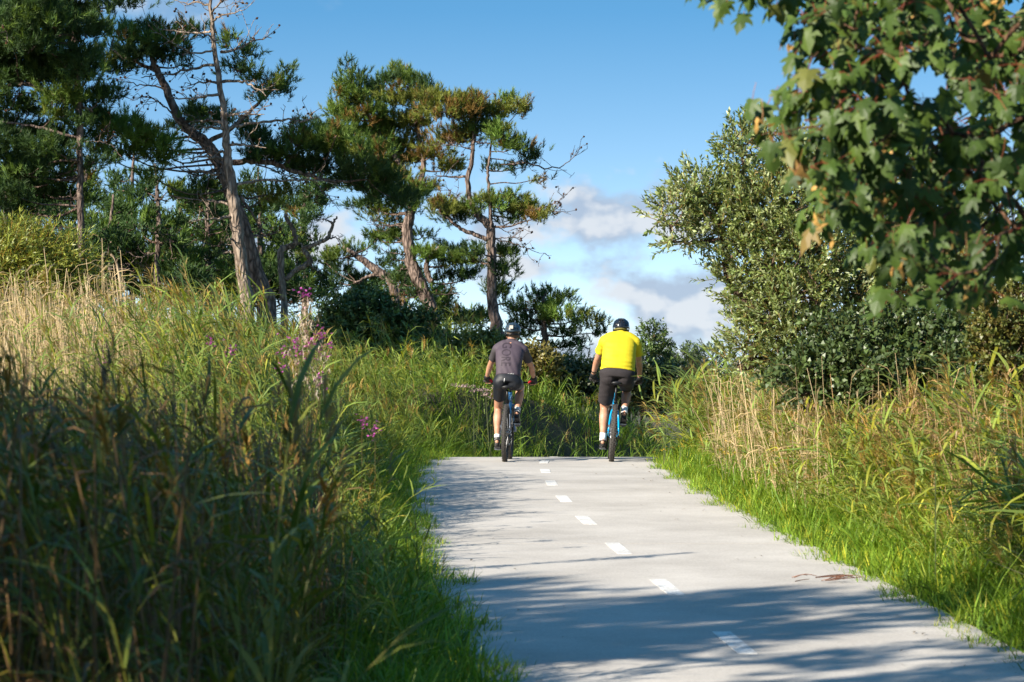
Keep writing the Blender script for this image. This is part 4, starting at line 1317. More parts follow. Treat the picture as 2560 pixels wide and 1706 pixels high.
def grow(mb, nodes, roots, r_tip=0.004, r_max=0.06, col=(1, 1, 1), sides=4, power=0.42, wob=0.03):
    """joins scattered twig ends into a branching frame: every end hangs on its nearest neighbour nearer the foot"""
    nodes = np.asarray(nodes, float)
    roots = np.asarray(roots, float)
    allp = np.concatenate([roots, nodes])
    nr = len(roots)
    dr = np.min(np.linalg.norm(allp[:, None] - roots[None], axis=2), axis=1)
    order = np.argsort(dr)
    parent = -np.ones(len(allp), int)
    placed = []
    for i in order:
        if i < nr:
            placed.append(i); continue
        pl = np.array(placed)
        dd = np.linalg.norm(allp[pl] - allp[i], axis=1) + 0.25 * dr[pl] * 0 + np.where(pl < nr, 0.0, 0.0)
        dd = dd + 0.18 * np.abs(dr[i] - dr[pl] - dd)
        parent[i] = pl[int(np.argmin(dd))]
        placed.append(i)
    size = np.ones(len(allp))
    for i in order[::-1]:
        if parent[i] >= 0:
            size[parent[i]] += size[i]
    rad = np.minimum(r_tip * size ** power, r_max)
    for i in order:
        p = parent[i]
        if p < 0: continue
        a, b = allp[p], allp[i]
        m = (a + b) / 2 + RNG.normal(0, wob * np.linalg.norm(b - a) * 2, 3)
        tube(mb, curve([a, m, b], 4), np.linspace(min(rad[p], rad[i] * 1.35), rad[i], 4), sides, col, False)
    dirs = np.zeros((len(nodes), 3))
    for i in range(nr, len(allp)):
        dirs[i - nr] = allp[i] - allp[parent[i]]
    return norm(dirs)


def ellipsoid_pts(specs, n, d, conv, shell=0.5):
    """scatter inside a set of ellipsoids given as pixel centre, pixel radii and depth offset"""
    vol = np.array([s[2] * s[3] for s in specs], float)
    cnt = np.maximum(1, (vol / vol.sum() * n).astype(int))
    out, nrm = [], []
    for s, k in zip(specs, cnt):
        dd = d + (s[4] if len(s) > 4 else 0)
        c = W(*conv(s[0], s[1]), dd)
        m = dd / F / conv.k
        u = norm(RNG.normal(0, 1, (k, 3))) * (RNG.random((k, 1)) ** (0.33 if not shell else 0.22))
        ang = np.arctan2(u[:, 2], u[:, 0])
        u *= (1 + 0.14 * np.sin(ang * 5 + s[0]) + 0.08 * np.sin(ang * 11 + s[1]))[:, None]
        out.append(c + u * np.array([s[2] * m, s[2] * m * 0.8, s[3] * m]))
        nrm.append(u)
    return np.concatenate(out), norm(np.concatenate(nrm))


class Conv:
    def __init__(self, ox, oy, k): self.ox, self.oy, self.k = ox, oy, k
    def __call__(self, x, y): return self.ox + x / self.k, self.oy + y / self.k


C4 = Conv(1600, 0, 1.6333)
C1 = Conv(0, 0, 1.0)


def shrub(name, label, cat, d, conv, blobs, n_nodes, n_sprigs, protos, base_cols, roots, sizes=(0.8, 1.2), up=0.6, mat='shrub', group=None, var=0.25, jitter=0.12, rmax=0.05):
    pts, nr = ellipsoid_pts(blobs, n_sprigs, d, conv)
    g = gz(pts[:, 0], pts[:, 1])
    ok = pts[:, 2] > g + 0.05
    pts, nr = pts[ok], nr[ok]
    rts = np.array([[x, y, float(gz(x, y)) - 0.1] for x, y in roots])
    org = rts[0].copy()
    sel = RNG.permutation(len(pts))[:n_nodes]
    wood, fol = MB(), MB()
    grow(wood, pts[sel], rts, 0.0045, rmax)
    dirs = norm(nr * 0.8 + np.array([0, 0, up]) + RNG.normal(0, 0.35, pts.shape))
    rot = basis(dirs, RNG.uniform(0, 6.28, len(pts)))
    which = RNG.integers(0, len(protos), len(pts))
    bc = np.array(base_cols)
    col = bc[RNG.integers(0, len(bc), len(pts))] * RNG.uniform(1 - var, 1 + var, (len(pts), 1))
    sc = RNG.uniform(sizes[0], sizes[1], len(pts))
    for k in range(len(protos)):
        s = which == k
        replicate(fol, protos[k], pts[s], rot[s], sc[s], col[s])
    root = empty(name, org, label, cat, group)
    wood.build('stems', MAT['twig'], root, org, True)
    fol.build('foliage', MAT[mat], root, org)
    return root


def build_shrubs():
    rs = random.Random(31)
    silver = [proto_sprig(rs, 11, 0.060, 0.021, 0.20, 0.7, 0.30, simple=i_ > 1) for i_ in range(6)]
    dark = [proto_sprig(rs, 9, 0.062, 0.034, 0.16, 0.95, 0.05, (1.3, 1.25, 1.3), True) for _ in range(5)]
    willow = [proto_sprig(rs, 11, 0.085, 0.016, 0.24, 0.8, 0.15, (1.3, 1.25, 1.1), True) for _ in range(5)]
    small = [proto_sprig(rs, 12, 0.075, 0.042, 0.25, 0.95, 0.1, (1.2, 1.2, 1.2), True) for _ in range(4)]
    # silvery shrub
    blobs = [(130, 870, 70, 60, -0.2), (200, 800, 90, 60, 0), (180, 960, 80, 55, 0.1), (300, 790, 130, 90, 0.2), (420, 640, 70, 110, 0), (430, 560, 40, 60, 0), (560, 640, 130, 120, 0.4), (420, 900, 170, 150, 0.1), (300, 900, 120, 100, 0),
             (560, 860, 170, 170, -0.1), (720, 800, 180, 180, 0.3), (500, 1060, 170, 140, 0), (680, 1060, 190, 170, -0.2), (850, 1000, 180, 190, 0.2), (480, 1200, 110, 100, 0.1), (620, 1260, 170, 150, -0.2), (820, 1250, 190, 150, -0.1),
             (430, 1360, 60, 80, 0.2), (520, 1400, 130, 110, 0), (390, 1470, 50, 60, 0.1), (700, 1430, 180, 120, -0.1), (330, 1130, 40, 40, 0), (390, 1190, 50, 50, 0), (980, 900, 140, 200, 0.4), (400, 1310, 40, 30, 0), (80, 890, 25, 14, -0.3), (130, 985, 40, 18, 0), (230, 730, 40, 30, 0),
             (350, 640, 22, 40, 0), (180, 745, 25, 18, 0), (1100, 1050, 150, 200, 0.5), (1000, 1200, 150, 130, 0.3), (1250, 950, 170, 220, 0.9), (1250, 1200, 170, 170, 0.6), (1430, 1050, 150, 230, 1.0), (850, 700, 150, 130, 0.6), (1050, 720, 160, 130, 0.9)]
    shrub('silver_shrub', 'big silvery green shrub reaching out over the verge beside the yellow shirt cyclist', 'shrub', 30, C4, blobs, 800, 6400, silver,
          [(0.20, 0.25, 0.068), (0.22, 0.265, 0.085), (0.15, 0.205, 0.05)], [(3.0, 30.2), (3.3, 30.0), (2.8, 30.3), (3.6, 30.4), (4.0, 30.2)], up=0.55)
    # dark thicket under it
    blobs = [(900, 1420, 200, 120, 0), (1060, 1380, 170, 110, 0.3), (1150, 1460, 190, 110, 0), (1000, 1540, 220, 90, -0.3), (1280, 1420, 160, 110, 0.2), (1250, 1560, 200, 110, -0.3), (1400, 1500, 140, 130, 0), (780, 1520, 140, 80, -0.2), (1420, 1650, 140, 90, -0.4), (650, 1550, 120, 60, -0.2)]
    shrub('dark_thicket', 'dark glossy leaved thicket below the hanging maple boughs', 'shrub', 27.5, C4, blobs, 500, 2700, dark,
          [(0.07, 0.105, 0.03), (0.085, 0.125, 0.035), (0.055, 0.085, 0.026)], [(3.4, 27.6), (3.9, 27.5), (4.3, 27.4), (3.0, 27.8)], up=0.35)
    blobs = [(1500, 1300, 110, 110, 0), (1440, 1420, 80, 90, 0.1), (1540, 1450, 110, 140, 0), (1470, 1260, 60, 60, 0.2), (1560, 1250, 80, 90, 0)]
    shrub('yellowing_bush', 'yellowing small leaved bush behind the lowest maple leaves', 'shrub', 25, C4, blobs, 220, 1000, dark,
          [(0.11, 0.12, 0.025), (0.09, 0.11, 0.025), (0.14, 0.12, 0.03)], [(4.2, 25.0), (4.0, 25.2)], sizes=(0.55, 0.9), up=0.3)
    # bright willow in front of the wood
    blobs = [(60, 640, 90, 60, 0), (20, 690, 80, 70, -0.2), (110, 690, 90, 60, 0.1), (160, 640, 50, 45, 0.2), (60, 740, 120, 50, -0.2), (170, 720, 70, 45, 0), (30, 595, 40, 30, 0), (215, 690, 30, 36, 0.2), (-40, 660, 60, 80, 0)]
    shrub('willow_bush', 'bright yellow green willow bush in front of the dark wood', 'shrub', 37, C1, blobs, 260, 1500, willow,
          [(0.24, 0.27, 0.045), (0.28, 0.30, 0.05), (0.19, 0.24, 0.04)], [(-6.0, 37.0), (-6.3, 37.2)], up=0.25)
    # bushes beyond the crest
    far = [([(1630, 860, 30, 40), (1610, 910, 60, 40), (1560, 930, 60, 30)], 70, 'small round green bush standing just beyond the yellow shirt cyclist', (0.075, 0.12, 0.03)),
           ([(1700, 905, 45, 34), (1680, 930, 50, 26)], 85, 'pale green far bush in the gap under the clouds', (0.085, 0.125, 0.04)),
           ([(1770, 900, 50, 30), (1730, 925, 60, 26)], 100, 'blue green far bush beside the silvery shrub', (0.055, 0.09, 0.045)),
           ([(1230, 885, 50, 30), (1180, 890, 60, 28), (1130, 905, 60, 24)], 52, 'yellow green leafy bush at the foot of the forked pine', (0.14, 0.16, 0.03)),
           ([(1350, 945, 50, 24), (1420, 955, 60, 24), (1480, 970, 45, 24)], 51, 'dark leafy bush low between the two cyclists', (0.05, 0.07, 0.02)),
           ([(1330, 920, 50, 26), (1290, 935, 40, 22)], 49, 'orange tinged bush beside the grey jersey cyclist', (0.15, 0.13, 0.03)),
           ([(900, 800, 90, 50), (960, 850, 90, 45), (860, 850, 80, 40), (1040, 830, 50, 40)], 53, 'dark green bush at the feet of the curved pine trunk', (0.07, 0.115, 0.03)),
           ([(1600, 960, 50, 36), (1650, 960, 60, 34), (1720, 965, 80, 30)], 60, 'mixed green bush beyond the leaning reeds', (0.08, 0.10, 0.028))]
    far += [([(1560, 985, 60, 26), (1620, 1000, 70, 26), (1690, 990, 70, 28)], 64, 'low green bush across the hollow beyond the crest', (0.085, 0.11, 0.03)), ([(1830, 940, 60, 24), (1760, 960, 70, 22)], 120, 'far hedge bush under the silvery shrub branches', (0.06, 0.09, 0.04))]
    for i, (bl, d, lab, c) in enumerate(far):
        x0 = W(bl[0][0], bl[0][1], d)[0]
        c = np.array(c)
        shrub('leafy_bush', lab, 'bush', d, C1, bl, 90, int(sum(b[2] * b[3] for b in bl) * 0.10 * (d / 50) ** -0.8) + 150, small, [c, c * 1.3, c * 0.75], [(x0, d), (x0 + 0.2, d)], sizes=(0.8, 1.3), up=0.5, rmax=0.03)
    # low dark pine bough mass between the cyclists
    pine(56, C1, 1.0, [[(1425, 985, 16), (1420, 940, 13), (1400, 905, 8)], [(1420, 945, 8), (1340, 900, 7), (1280, 870, 8), (1240, 855, 6)]],
         [(1370, 915, 60, 16, 'dark'), (1440, 915, 55, 16, 'dark'), (1330, 905, 40, 14, 'dark'), (1480, 920, 40, 14, 'dark'), (1400, 895, 40, 10, 'lit'), (1460, 940, 50, 14, 'dark'), (1380, 940, 50, 14, 'dark'), (1310, 925, 40, 12, 'lit')],
         'low dark pine bush stretched between the two cyclists', seed=77)


build_shrubs()


# ------------------------------------------------------------------ sycamore maple hanging in from the side
def maple_leaf(rs, curl=0.22, fold=0.18):
    """five-lobed toothed leaf hanging along -y from the stalk end, with a red stalk reaching up"""
    half = [(0.0, 0.06), (0.10, 0.10), (0.30, 0.16), (0.44, 0.05), (0.34, -0.06), (0.30, -0.10), (0.47, -0.20), (0.58, -0.42), (0.40, -0.38), (0.27, -0.36), (0.22, -0.42), (0.29, -0.58), (0.20, -0.74), (0.10, -0.80), (0.0, -1.0)]
    out = [(x, y) for x, y in half] + [(-x, y) for x, y in half[-2:0:-1]]
    V = []
    for x, y in out:
        x *= 1 + rs.uniform(-.06, .06); y *= 1 + rs.uniform(-.05, .05)
        r2 = x * x + y * y
        V.append([x, y, -curl * r2 - fold * abs(x) * 0.6 + rs.uniform(-.015, .015)])
    mid = [(0, -0.12), (0.2, -0.1), (0.17, -0.26), (0, -0.45), (-0.17, -0.26), (-0.2, -0.1)]
    n = len(V)
    for x, y in mid:
        V.append([x, y, -curl * (x * x + y * y) * 0.8 - fold * abs(x) * 0.5 + (0.02 if x == 0 else 0)])
    V = np.array(V)
    # fan every rim edge to its closest inner vertex, and close the inner polygon
    inner = np.arange(n, n + 6)
    tris = []
    own = [int(inner[np.argmin(np.linalg.norm(V[inner, :2] - V[i, :2], axis=1))]) for i in range(n)]
    for i in range(n):
        j = (i + 1) % n
        tris.append([i, j, own[i]] if True else None)
        if own[i] != own[j]:
            tris.append([own[i], j, own[j]])
    c = n
    for a, b in ((n + 1, n + 2), (n + 2, n + 3), (n + 3, n + 4), (n + 4, n + 5), (n + 5, n + 1)):
        tris.append([c, a, b])
    return V, np.array(tris)


def build_maple():
    rs = random.Random(41)
    RG = np.random.default_rng(77)
    protos = [maple_leaf(rs, rs.uniform(0.12, 0.45), rs.uniform(0.1, 0.4)) for _ in range(6)]
    poly = np.array([(1700, -80), (1720, 10), (1790, 20), (1815, 105), (1835, 100), (1850, 40), (1960, 40), (1985, 120), (2010, 110), (2030, 160), (2010, 215), (1990, 235), (1930, 250), (1890, 285), (1880, 370), (1960, 380), (2010, 400), (2020, 480), (2050, 560), (2090, 570),
                     (2140, 570), (2160, 640), (2210, 740), (2260, 790), (2330, 805), (2400, 780), (2470, 770), (2500, 720), (2575, 660), (2680, 640), (2680, -160), (1750, -160)], float)

    def inside(p):
        x, y = p
        c = False
        j = len(poly) - 1
        for i in range(len(poly)):
            xi, yi = poly[i]; xj, yj = poly[j]
            if (yi > y) != (yj > y) and x < (xj - xi) * (y - yi) / (yj - yi) + xi:
                c = not c
            j = i
        return c

    nodes, dep = [], []
    while len(nodes) < 305:
        p = (RG.uniform(1690, 2680), RG.uniform(-150, 800))
        if not inside(p): continue
        edge = (p[0] - 1700) / 980
        d = 11.2 + RG.random() ** 1.2 * (1.2 + 3.2 * edge)
        nodes.append(W(p[0], p[1] - 30, d)); dep.append(d)
    nodes = np.array(nodes)
    root_pt = np.array([4.6, 13.2])
    g0 = float(gz(root_pt[0], root_pt[1]))
    fork = [np.array([4.3, 13.2, g0 + 2.6]), np.array([4.2, 13.1, g0 + 3.6])]
    wood = MB(); trunk = MB()
    tube(trunk, curve([[4.7, 13.3, g0 - 0.3], [4.6, 13.2, g0 + 0.5], [4.5, 13.2, g0 + 1.6], [4.35, 13.15, g0 + 2.8], [4.2, 13.1, g0 + 4.2], [4.25, 13.2, g0 + 6.0]], 20), np.interp(np.linspace(0, 1, 20), [0, 0.1, 1], [0.26, 0.18, 0.05]), 12, (1, 1, 1), True, 0.05)
    dirs = grow(wood, nodes, fork, 0.0026, 0.05, (1.1, 0.9, 0.8), 5, 0.42, 0.05)
    org = np.array([root_pt[0], root_pt[1], g0])
    root = empty('maple_tree', org, 'sycamore maple with big drooping dark green leaves hanging over the verge', 'tree')
    trunk.build('trunk', MAT['pine_bark'], root, org, True)
    wood.build('limbs', MAT['twig'], root, org, True)
    # leaves: 5 to 8 round every twig end
    L = []
    for i, p in enumerate(nodes):
        m = int(RG.integers(4, 9))
        for k in range(m):
            az = RG.uniform(0, 6.28)
            pl = RG.uniform(0.05, 0.13)
            st = np.array([math.cos(az) * 0.9, math.sin(az) * 0.9, RG.uniform(-0.5, 0.5)])
            st = st / np.linalg.norm(st)
            b = p + st * pl + np.array([0, 0, -0.25 * pl])
            size = RG.choice([RG.uniform(0.045, 0.07), RG.uniform(0.07, 0.10), RG.uniform(0.085, 0.125)])
            nrm = np.array([-0.42, -0.62, 0.42]) + RG.normal(0, 0.42, 3) + st * 0.35
            tip = np.array([0, 0, -1.0]) + st * 0.55 + RG.normal(0, 0.25, 3)
            nrm = nrm / np.linalg.norm(nrm)
            y = -(tip - (tip @ nrm) * nrm); y = y / np.linalg.norm(y)
            x = np.cross(y, nrm)
            B = np.stack([x, y, nrm], -1)
            r = RG.random()
            c = np.array([0.056, 0.098, 0.018]) * RG.uniform(0.75, 1.35)
            if r < 0.03: c = np.array([0.16, 0.17, 0.04])
            elif r < 0.04: c = np.array([0.24, 0.17, 0.05])
            elif r < 0.28: c = np.array([0.095, 0.15, 0.024])
            L.append((b, B, size, c, p, int(RG.integers(0, 6))))
    # the 300 that show largest become leaves of their own, the rest one mass
    def seen(l):
        px = l[0][0] / l[0][1] * F + 1280; py = HY - (l[0][2] - CZ) / l[0][1] * F
        if not (-60 < px < 2620 and -60 < py < 1000): return 0
        return l[2] / l[0][1] * abs(l[1][:, 2] @ norm(l[0] - np.array([0, 0, CZ]))) * (1.6 if l[0][1] < 12.6 else 1.0)
    order = sorted(range(len(L)), key=lambda i: -seen(L[i]))
    single = set(order[:300])
    pal = [np.array(c) for c in ((0.042, 0.076, 0.015), (0.054, 0.096, 0.018), (0.07, 0.118, 0.021), (0.095, 0.15, 0.024), (0.16, 0.17, 0.04), (0.27, 0.16, 0.05))]
    meshes = {}
    rest = MB()
    for i, (b, B, size, c, p, w) in enumerate(L):
        V, T = protos[w]
        # stalk in leaf space
        Rl = B.T @ (p - b) / size
        if i in single:
            ci = int(np.argmin([np.linalg.norm(q - c) for q in pal]))
            key = (w, ci)
            if key not in meshes:
                mb = MB(); mb.add(V, T, None, pal[ci])
                tube(mb, curve([[0, 0.05, 0], [0.02, 0.35, 0.10], [0.0, 0.75, 0.12]], 5), np.linspace(0.016, 0.013, 5), 4, (1, 1, 1), False, mat=1)
                me = mb.mesh('leaf', smooth=False)
                me.materials.append(MAT['maple']); me.materials.append(MAT['petiole'])
                meshes[key] = me
            o = link('leaf', meshes[key], root)
            M4 = Matrix.Identity(4)
            for a in range(3):
                for bb in range(3):
                    M4[a][bb] = float(B[a, bb] * size)
                M4[a][3] = float(b[a] - org[a])
            o.matrix_local = M4
        else:
            rest.add((V * size) @ B.T + b, T, None, c)
            st = np.array([b, (b + p) / 2 + [0, 0, 0.01], p])
            tube(rest, st, [0.0016, 0.0014, 0.0018], 3, (0.30, 0.07, 0.04), False)
    # crown that rises out of the picture and over the trunk
    n = 800
    u = norm(RG.normal(0, 1, (n, 3))) * (RG.random((n, 1)) ** 0.3)
    ctr = np.array([4.6, 13.6, g0 + 5.2]) + u * np.array([2.9, 2.6, 2.2])
    for i in range(n):
        q = ctr[i]
        px = q[0] / q[1] * F + 1280; py = HY - (q[2] - CZ) / q[1] * F
        if px < 2640 and py > -120: continue
        V, T = protos[i % 6]
        nrm = norm(np.array([-0.3, -0.4, 0.7]) + RG.normal(0, 0.5, 3)); y = norm(np.cross(nrm, RG.normal(0, 1, 3))); x = np.cross(y, nrm)
        rest.add((V * RG.uniform(0.13, 0.2)) @ np.stack([x, y, nrm], -1).T + q, T, None, np.array([0.05, 0.095, 0.022]) * RG.uniform(0.7, 1.3))
    tag(rest.build('foliage', MAT['maple'], root, org), kind='stuff')
    # bunches of ripe winged seeds
    for px, py, d, n in ((2245, 640, 11.6, 16), (2145, 130, 11.7, 7), (2210, 370, 11.6, 9), (2210, 520, 11.5, 10), (2490, 10, 11.8, 12), (2415, 640, 11.4, 8), (2420, 735, 11.5, 8), (2050, 505, 11.7, 7), (2430, 430, 11.6, 6), (1985, 110, 11.7, 8), (2100, 290, 11.9, 7), (2060, 555, 11.8, 7), (2330, 620, 12, 6), (1905, 305, 11.6, 5), (2285, 80, 11.8, 7), (2460, 220, 12.2, 6)):
        mb = MB(); c0 = W(px, py, d)
        for k in range(n):
            q = RG.normal(0, 0.028, 3) * np.array([0.8, 0.8, 1.5]) + np.array([0, 0, -0.012 * k * 0.3])
            V, T = leaf_strip(RG.uniform(0.04, 0.06), 0.018)
            B = basis(norm(RG.normal(0, 1, 3) + np.array([0, 0, -0.8]))[None], RG.uniform(0, 6, 1))[0]
            mb.add(V @ np.stack([B[:, 0], B[:, 2], B[:, 1]], -1).T + q + c0, T, None, np.array([0.62, 0.36, 0.10]) * RG.uniform(0.6, 1.2))
        tube(mb, [c0 + [0, 0, 0.09], c0 + [0.004, 0, 0.03], c0], [0.0018, 0.0018, 0.001], 3, (0.4, 0.2, 0.08), False)
        tag(mb.build('seed_bunch', MAT['maple'], root, org), kind='stuff')


build_maple()


# ------------------------------------------------------------------ flowers and small things along the verge
def build_flowers():
    rs = random.Random(51)
    RG = np.random.default_rng(8)

    def willowherb(px, ytop, ybase, d, label, spikes, fluff):
        foot = W(px, ybase, d); foot[2] = float(gz(foot[0], d))
        stem, fl, sd_ = MB(), MB(), MB()
        for (dx, top, r) in spikes:
            e = W(px + dx, top, d)
            P = curve([foot, foot * 0.5 + e * 0.5 + np.array([dx / F * d * -0.2, 0, 0]), e], 8)
            tube(stem, P, np.linspace(0.006, 0.002, 8), 4, (0.16, 0.13, 0.05), False)
            for k in range(26):
                t = rs.uniform(0.2, 0.75)
                q = P[int(t * 7)]
                v, tr, s = blade(q, rs.uniform(0, 6.28), rs.uniform(0.2, 1.0), rs.uniform(0.2, 1.2), rs.uniform(0.07, 0.13), 0.016, 2)
                stem.add(v, tr, None, np.array([0.10, 0.15, 0.035]) * rs.uniform(0.7, 1.3))
            for k in range(int(18 * r)):
                q = P[-1] + np.array([rs.gauss(0, 0.028), rs.gauss(0, 0.028), rs.gauss(-0.03, 0.035)])
                for _ in range(4):
                    v, tr, s = blade(q, rs.uniform(0, 6.28), rs.uniform(-0.2, 1.0), 0.3, 0.022, 0.017, 2)
                    fl.add(v, tr, None, np.array([0.55, 0.13, 0.42]) * rs.uniform(0.75, 1.25))
            if fluff:
                for k in range(int((260 if dx == 0 else 60) * r)):
                    t = rs.uniform(0.80, 0.98)
                    q = np.array([np.interp(t, np.linspace(0, 1, 8), P[:, i]) for i in range(3)]) + RG.normal(0, 0.028, 3)
                    v, tr, s = blade(q, rs.uniform(0, 6.28), rs.uniform(-1.2, 1.2), 0.8, rs.uniform(0.03, 0.07), 0.008, 2)
                    sd_.add(v, tr, None, np.array([0.62, 0.50, 0.40]) * rs.uniform(0.7, 1.15))
        root = empty('willowherb', foot, label, 'flower', 'flowers in the reed bank')
        stem.build('stem', MAT['grass'], root, foot)
        tag(fl.build('blossom', MAT['flower'], root, foot), kind='stuff')
        if sd_.n: tag(sd_.build('seed_fluff', MAT['reed'], root, foot), kind='stuff')

    willowherb(765, 725, 1000, 20.8, 'tall willowherb with woolly seed spike and pink blossom on the reed bank', [(0, 728, 1.0), (36, 828, 1.2), (-28, 850, 0.9), (8, 850, 0.6), (50, 865, 0.8), (-12, 872, 0.6), (22, 880, 0.6)], True)
    spots = [(800, 940, 22, 'pink willowherb flower below the tall woolly spike'), (905, 1040, 23, 'pink flower drooping at the brink of the reed bank'), (938, 1072, 23, 'tiny pink flower just above the path verge'),
             (575, 868, 24, 'small pink flower among the green reeds of the hump'), (525, 850, 26, 'pale pink flower where dry canes meet green reeds'), (262, 890, 25, 'mauve flower among the straw canes under the willow'),
             (236, 912, 25, 'low mauve flower in the straw canes'), (705, 868, 24.5, 'pink blossom beside the base of the woolly spike'), (705, 912, 24, 'faint pink blossom low under the woolly spike')]
    for px, py, d, lab in spots:
        willowherb(px, py, py + 160, d, lab, [(0, py, 0.9)], False)
    # pale hemp-agrimony heads by the crest
    for px, py, d, lab in ((1185, 965, 42.5, 'pale pinkish flower heads beside the grey jersey rider hand'), (1225, 985, 42.8, 'pale flower heads low behind the grey jersey rider')):
        c = W(px, py, d); g = float(gz(c[0], d)); foot = np.array([c[0], d, g])
        stem, fl = MB(), MB()
        for k in range(7):
            e = c + np.array([rs.gauss(0, 0.11), rs.gauss(0, 0.1), rs.gauss(0, 0.05)])
            tube(stem, curve([foot, (foot + e) / 2, e], 5), np.linspace(0.003, 0.002, 5), 3, (0.07, 0.09, 0.03), False)
            for _ in range(26):
                q = e + np.array([rs.gauss(0, 0.035), rs.gauss(0, 0.035), rs.gauss(0, 0.014)])
                v, tr, s = blade(q, rs.uniform(0, 6.28), rs.uniform(0.3, 1.3), 0.3, 0.025, 0.014, 2)
                fl.add(v, tr, None, np.array([0.5, 0.36, 0.33]) * rs.uniform(0.7, 1.2))
        root = empty('hemp_agrimony', foot, lab, 'flower', 'pale flower heads beyond the crest')
        stem.build('stem', MAT['grass'], root, foot); tag(fl.build('flower_heads', MAT['flower'], root, foot), kind='stuff')
    # yellow ragwort heads
    for px, py, d, lab in ((2338, 1148, 20, 'single yellow flower in the wind bent reeds'), (1690, 1120, 35, 'yellow flowering weed at the verge by the crest'), (1810, 1120, 31, 'orange yellow flower under the dry grass stand'), (1660, 1045, 36, 'yellow green flowering weed beside the leaning reeds')):
        c = W(px, py, d); foot = np.array([c[0], d, float(gz(c[0], d))])
        stem, fl = MB(), MB()
        for k in range(4 if d > 25 else 2):
            e = c + np.array([rs.gauss(0, 0.06), rs.gauss(0, 0.06), rs.gauss(0, 0.04)]) * (1 if d > 25 else 0.3)
            tube(stem, curve([foot, (foot + e) / 2, e], 5), np.linspace(0.004, 0.002, 5), 3, (0.12, 0.15, 0.05), False)
            for _ in range(14):
                q = e + np.array([rs.gauss(0, 0.02), rs.gauss(0, 0.02), rs.gauss(0, 0.012)])
                v, tr, s = blade(q, rs.uniform(0, 6.28), rs.uniform(0.2, 1.0), 0.3, 0.02, 0.012, 2)
                fl.add(v, tr, None, np.array([0.62, 0.40, 0.03]) * rs.uniform(0.8, 1.2))
        root = empty('ragwort', foot, lab, 'flower', 'yellow flowers in the verge')
        stem.build('stem', MAT['grass'], root, foot); tag(fl.build('flower_heads', MAT['flower'], root, foot), kind='stuff')
    # dead stalks lying on the edge of the path
    mb = MB()
    d = 20.6; x0 = float(road_x(d)) + 1.0
    for k in range(14):
        a = rs.uniform(-0.5, 0.5); l = rs.uniform(0.08, 0.22)
        p = np.array([x0 + rs.uniform(-0.1, 0.25), d + rs.gauss(0, 0.06), float(road_z(d)) + 0.012 + rs.uniform(0, 0.03)])
        q = p + np.array([l * math.cos(a), l * math.sin(a), rs.uniform(0, 0.02)])
        tube(mb, curve([p, (p + q) / 2 + RG.normal(0, 0.01, 3) + [0, 0, 0.008], q], 5), [0.004, 0.004, 0.003, 0.003, 0.002], 4, np.array([0.16, 0.07, 0.04]) * rs.uniform(0.7, 1.4), False)
    o = mb.build('fallen_stalks', MAT['reed'], None)
    tag(o, 'small bundle of reddish dead stalks lying on the path edge', 'debris')
    # twigs, needles and dead leaf scraps scattered over the concrete
    mb = MB()
    for k in range(210):
        dd = rs.uniform(15, 38); e = rs.choice((-1, 1)) * (1.5 - abs(rs.gauss(0, 0.45)))
        x = float(road_x(dd)) + max(-1.45, min(1.45, e)); z = float(road_z(dd)) + 0.004
        an = rs.uniform(0, 6.28); l = rs.uniform(0.015, 0.06)
        if rs.random() < 0.6:
            v, tr = leaf_strip(l, l * rs.uniform(0.2, 0.5))
        else:
            v, tr = leaf_strip(l * 1.8, 0.004)
        ca, sa = math.cos(an), math.sin(an)
        v = v @ np.array([[ca, sa, 0], [-sa, ca, 0], [0, 0, 1]]) + np.array([x, dd, z + 0.006])
        mb.add(v, tr, None, np.array([0.16, 0.11, 0.06]) * rs.uniform(0.4, 1.3))
    tag(mb.build('leaf_litter', MAT['reed']), 'scraps of dead leaf and twig scattered on the concrete path', 'litter', kind='stuff')
    # pale bare sapling stem curving in front of the wood
    mb = MB()
    P = curve([W(305, 800, 34), W(302, 740, 34), W(298, 690, 34), W(288, 650, 34), W(276, 636, 34)], 14)
    P[0, 2] = gz(P[0, 0], 34) - 0.1
    tube(mb, P, np.linspace(0.022, 0.012, 14), 7, (1.25, 1.2, 1.0), True, 0.06)
    for k in range(4):
        q = P[3 + 2 * k]
        e = q + np.array([rs.uniform(-.12, .12), rs.uniform(-.1, .1), rs.uniform(0.02, 0.1)])
        tube(mb, [q, (q + e) / 2, e], [0.008, 0.006, 0.003], 4, (1.2, 1.15, 1.0), False)
    root = empty('bare_sapling', (P[0, 0], 34, float(gz(P[0, 0], 34))), 'pale bare curved sapling stem beside the willow bush', 'sapling')
    mb.build('stem', MAT['dead_bark'], root, tuple(root.location), True)


build_flowers()


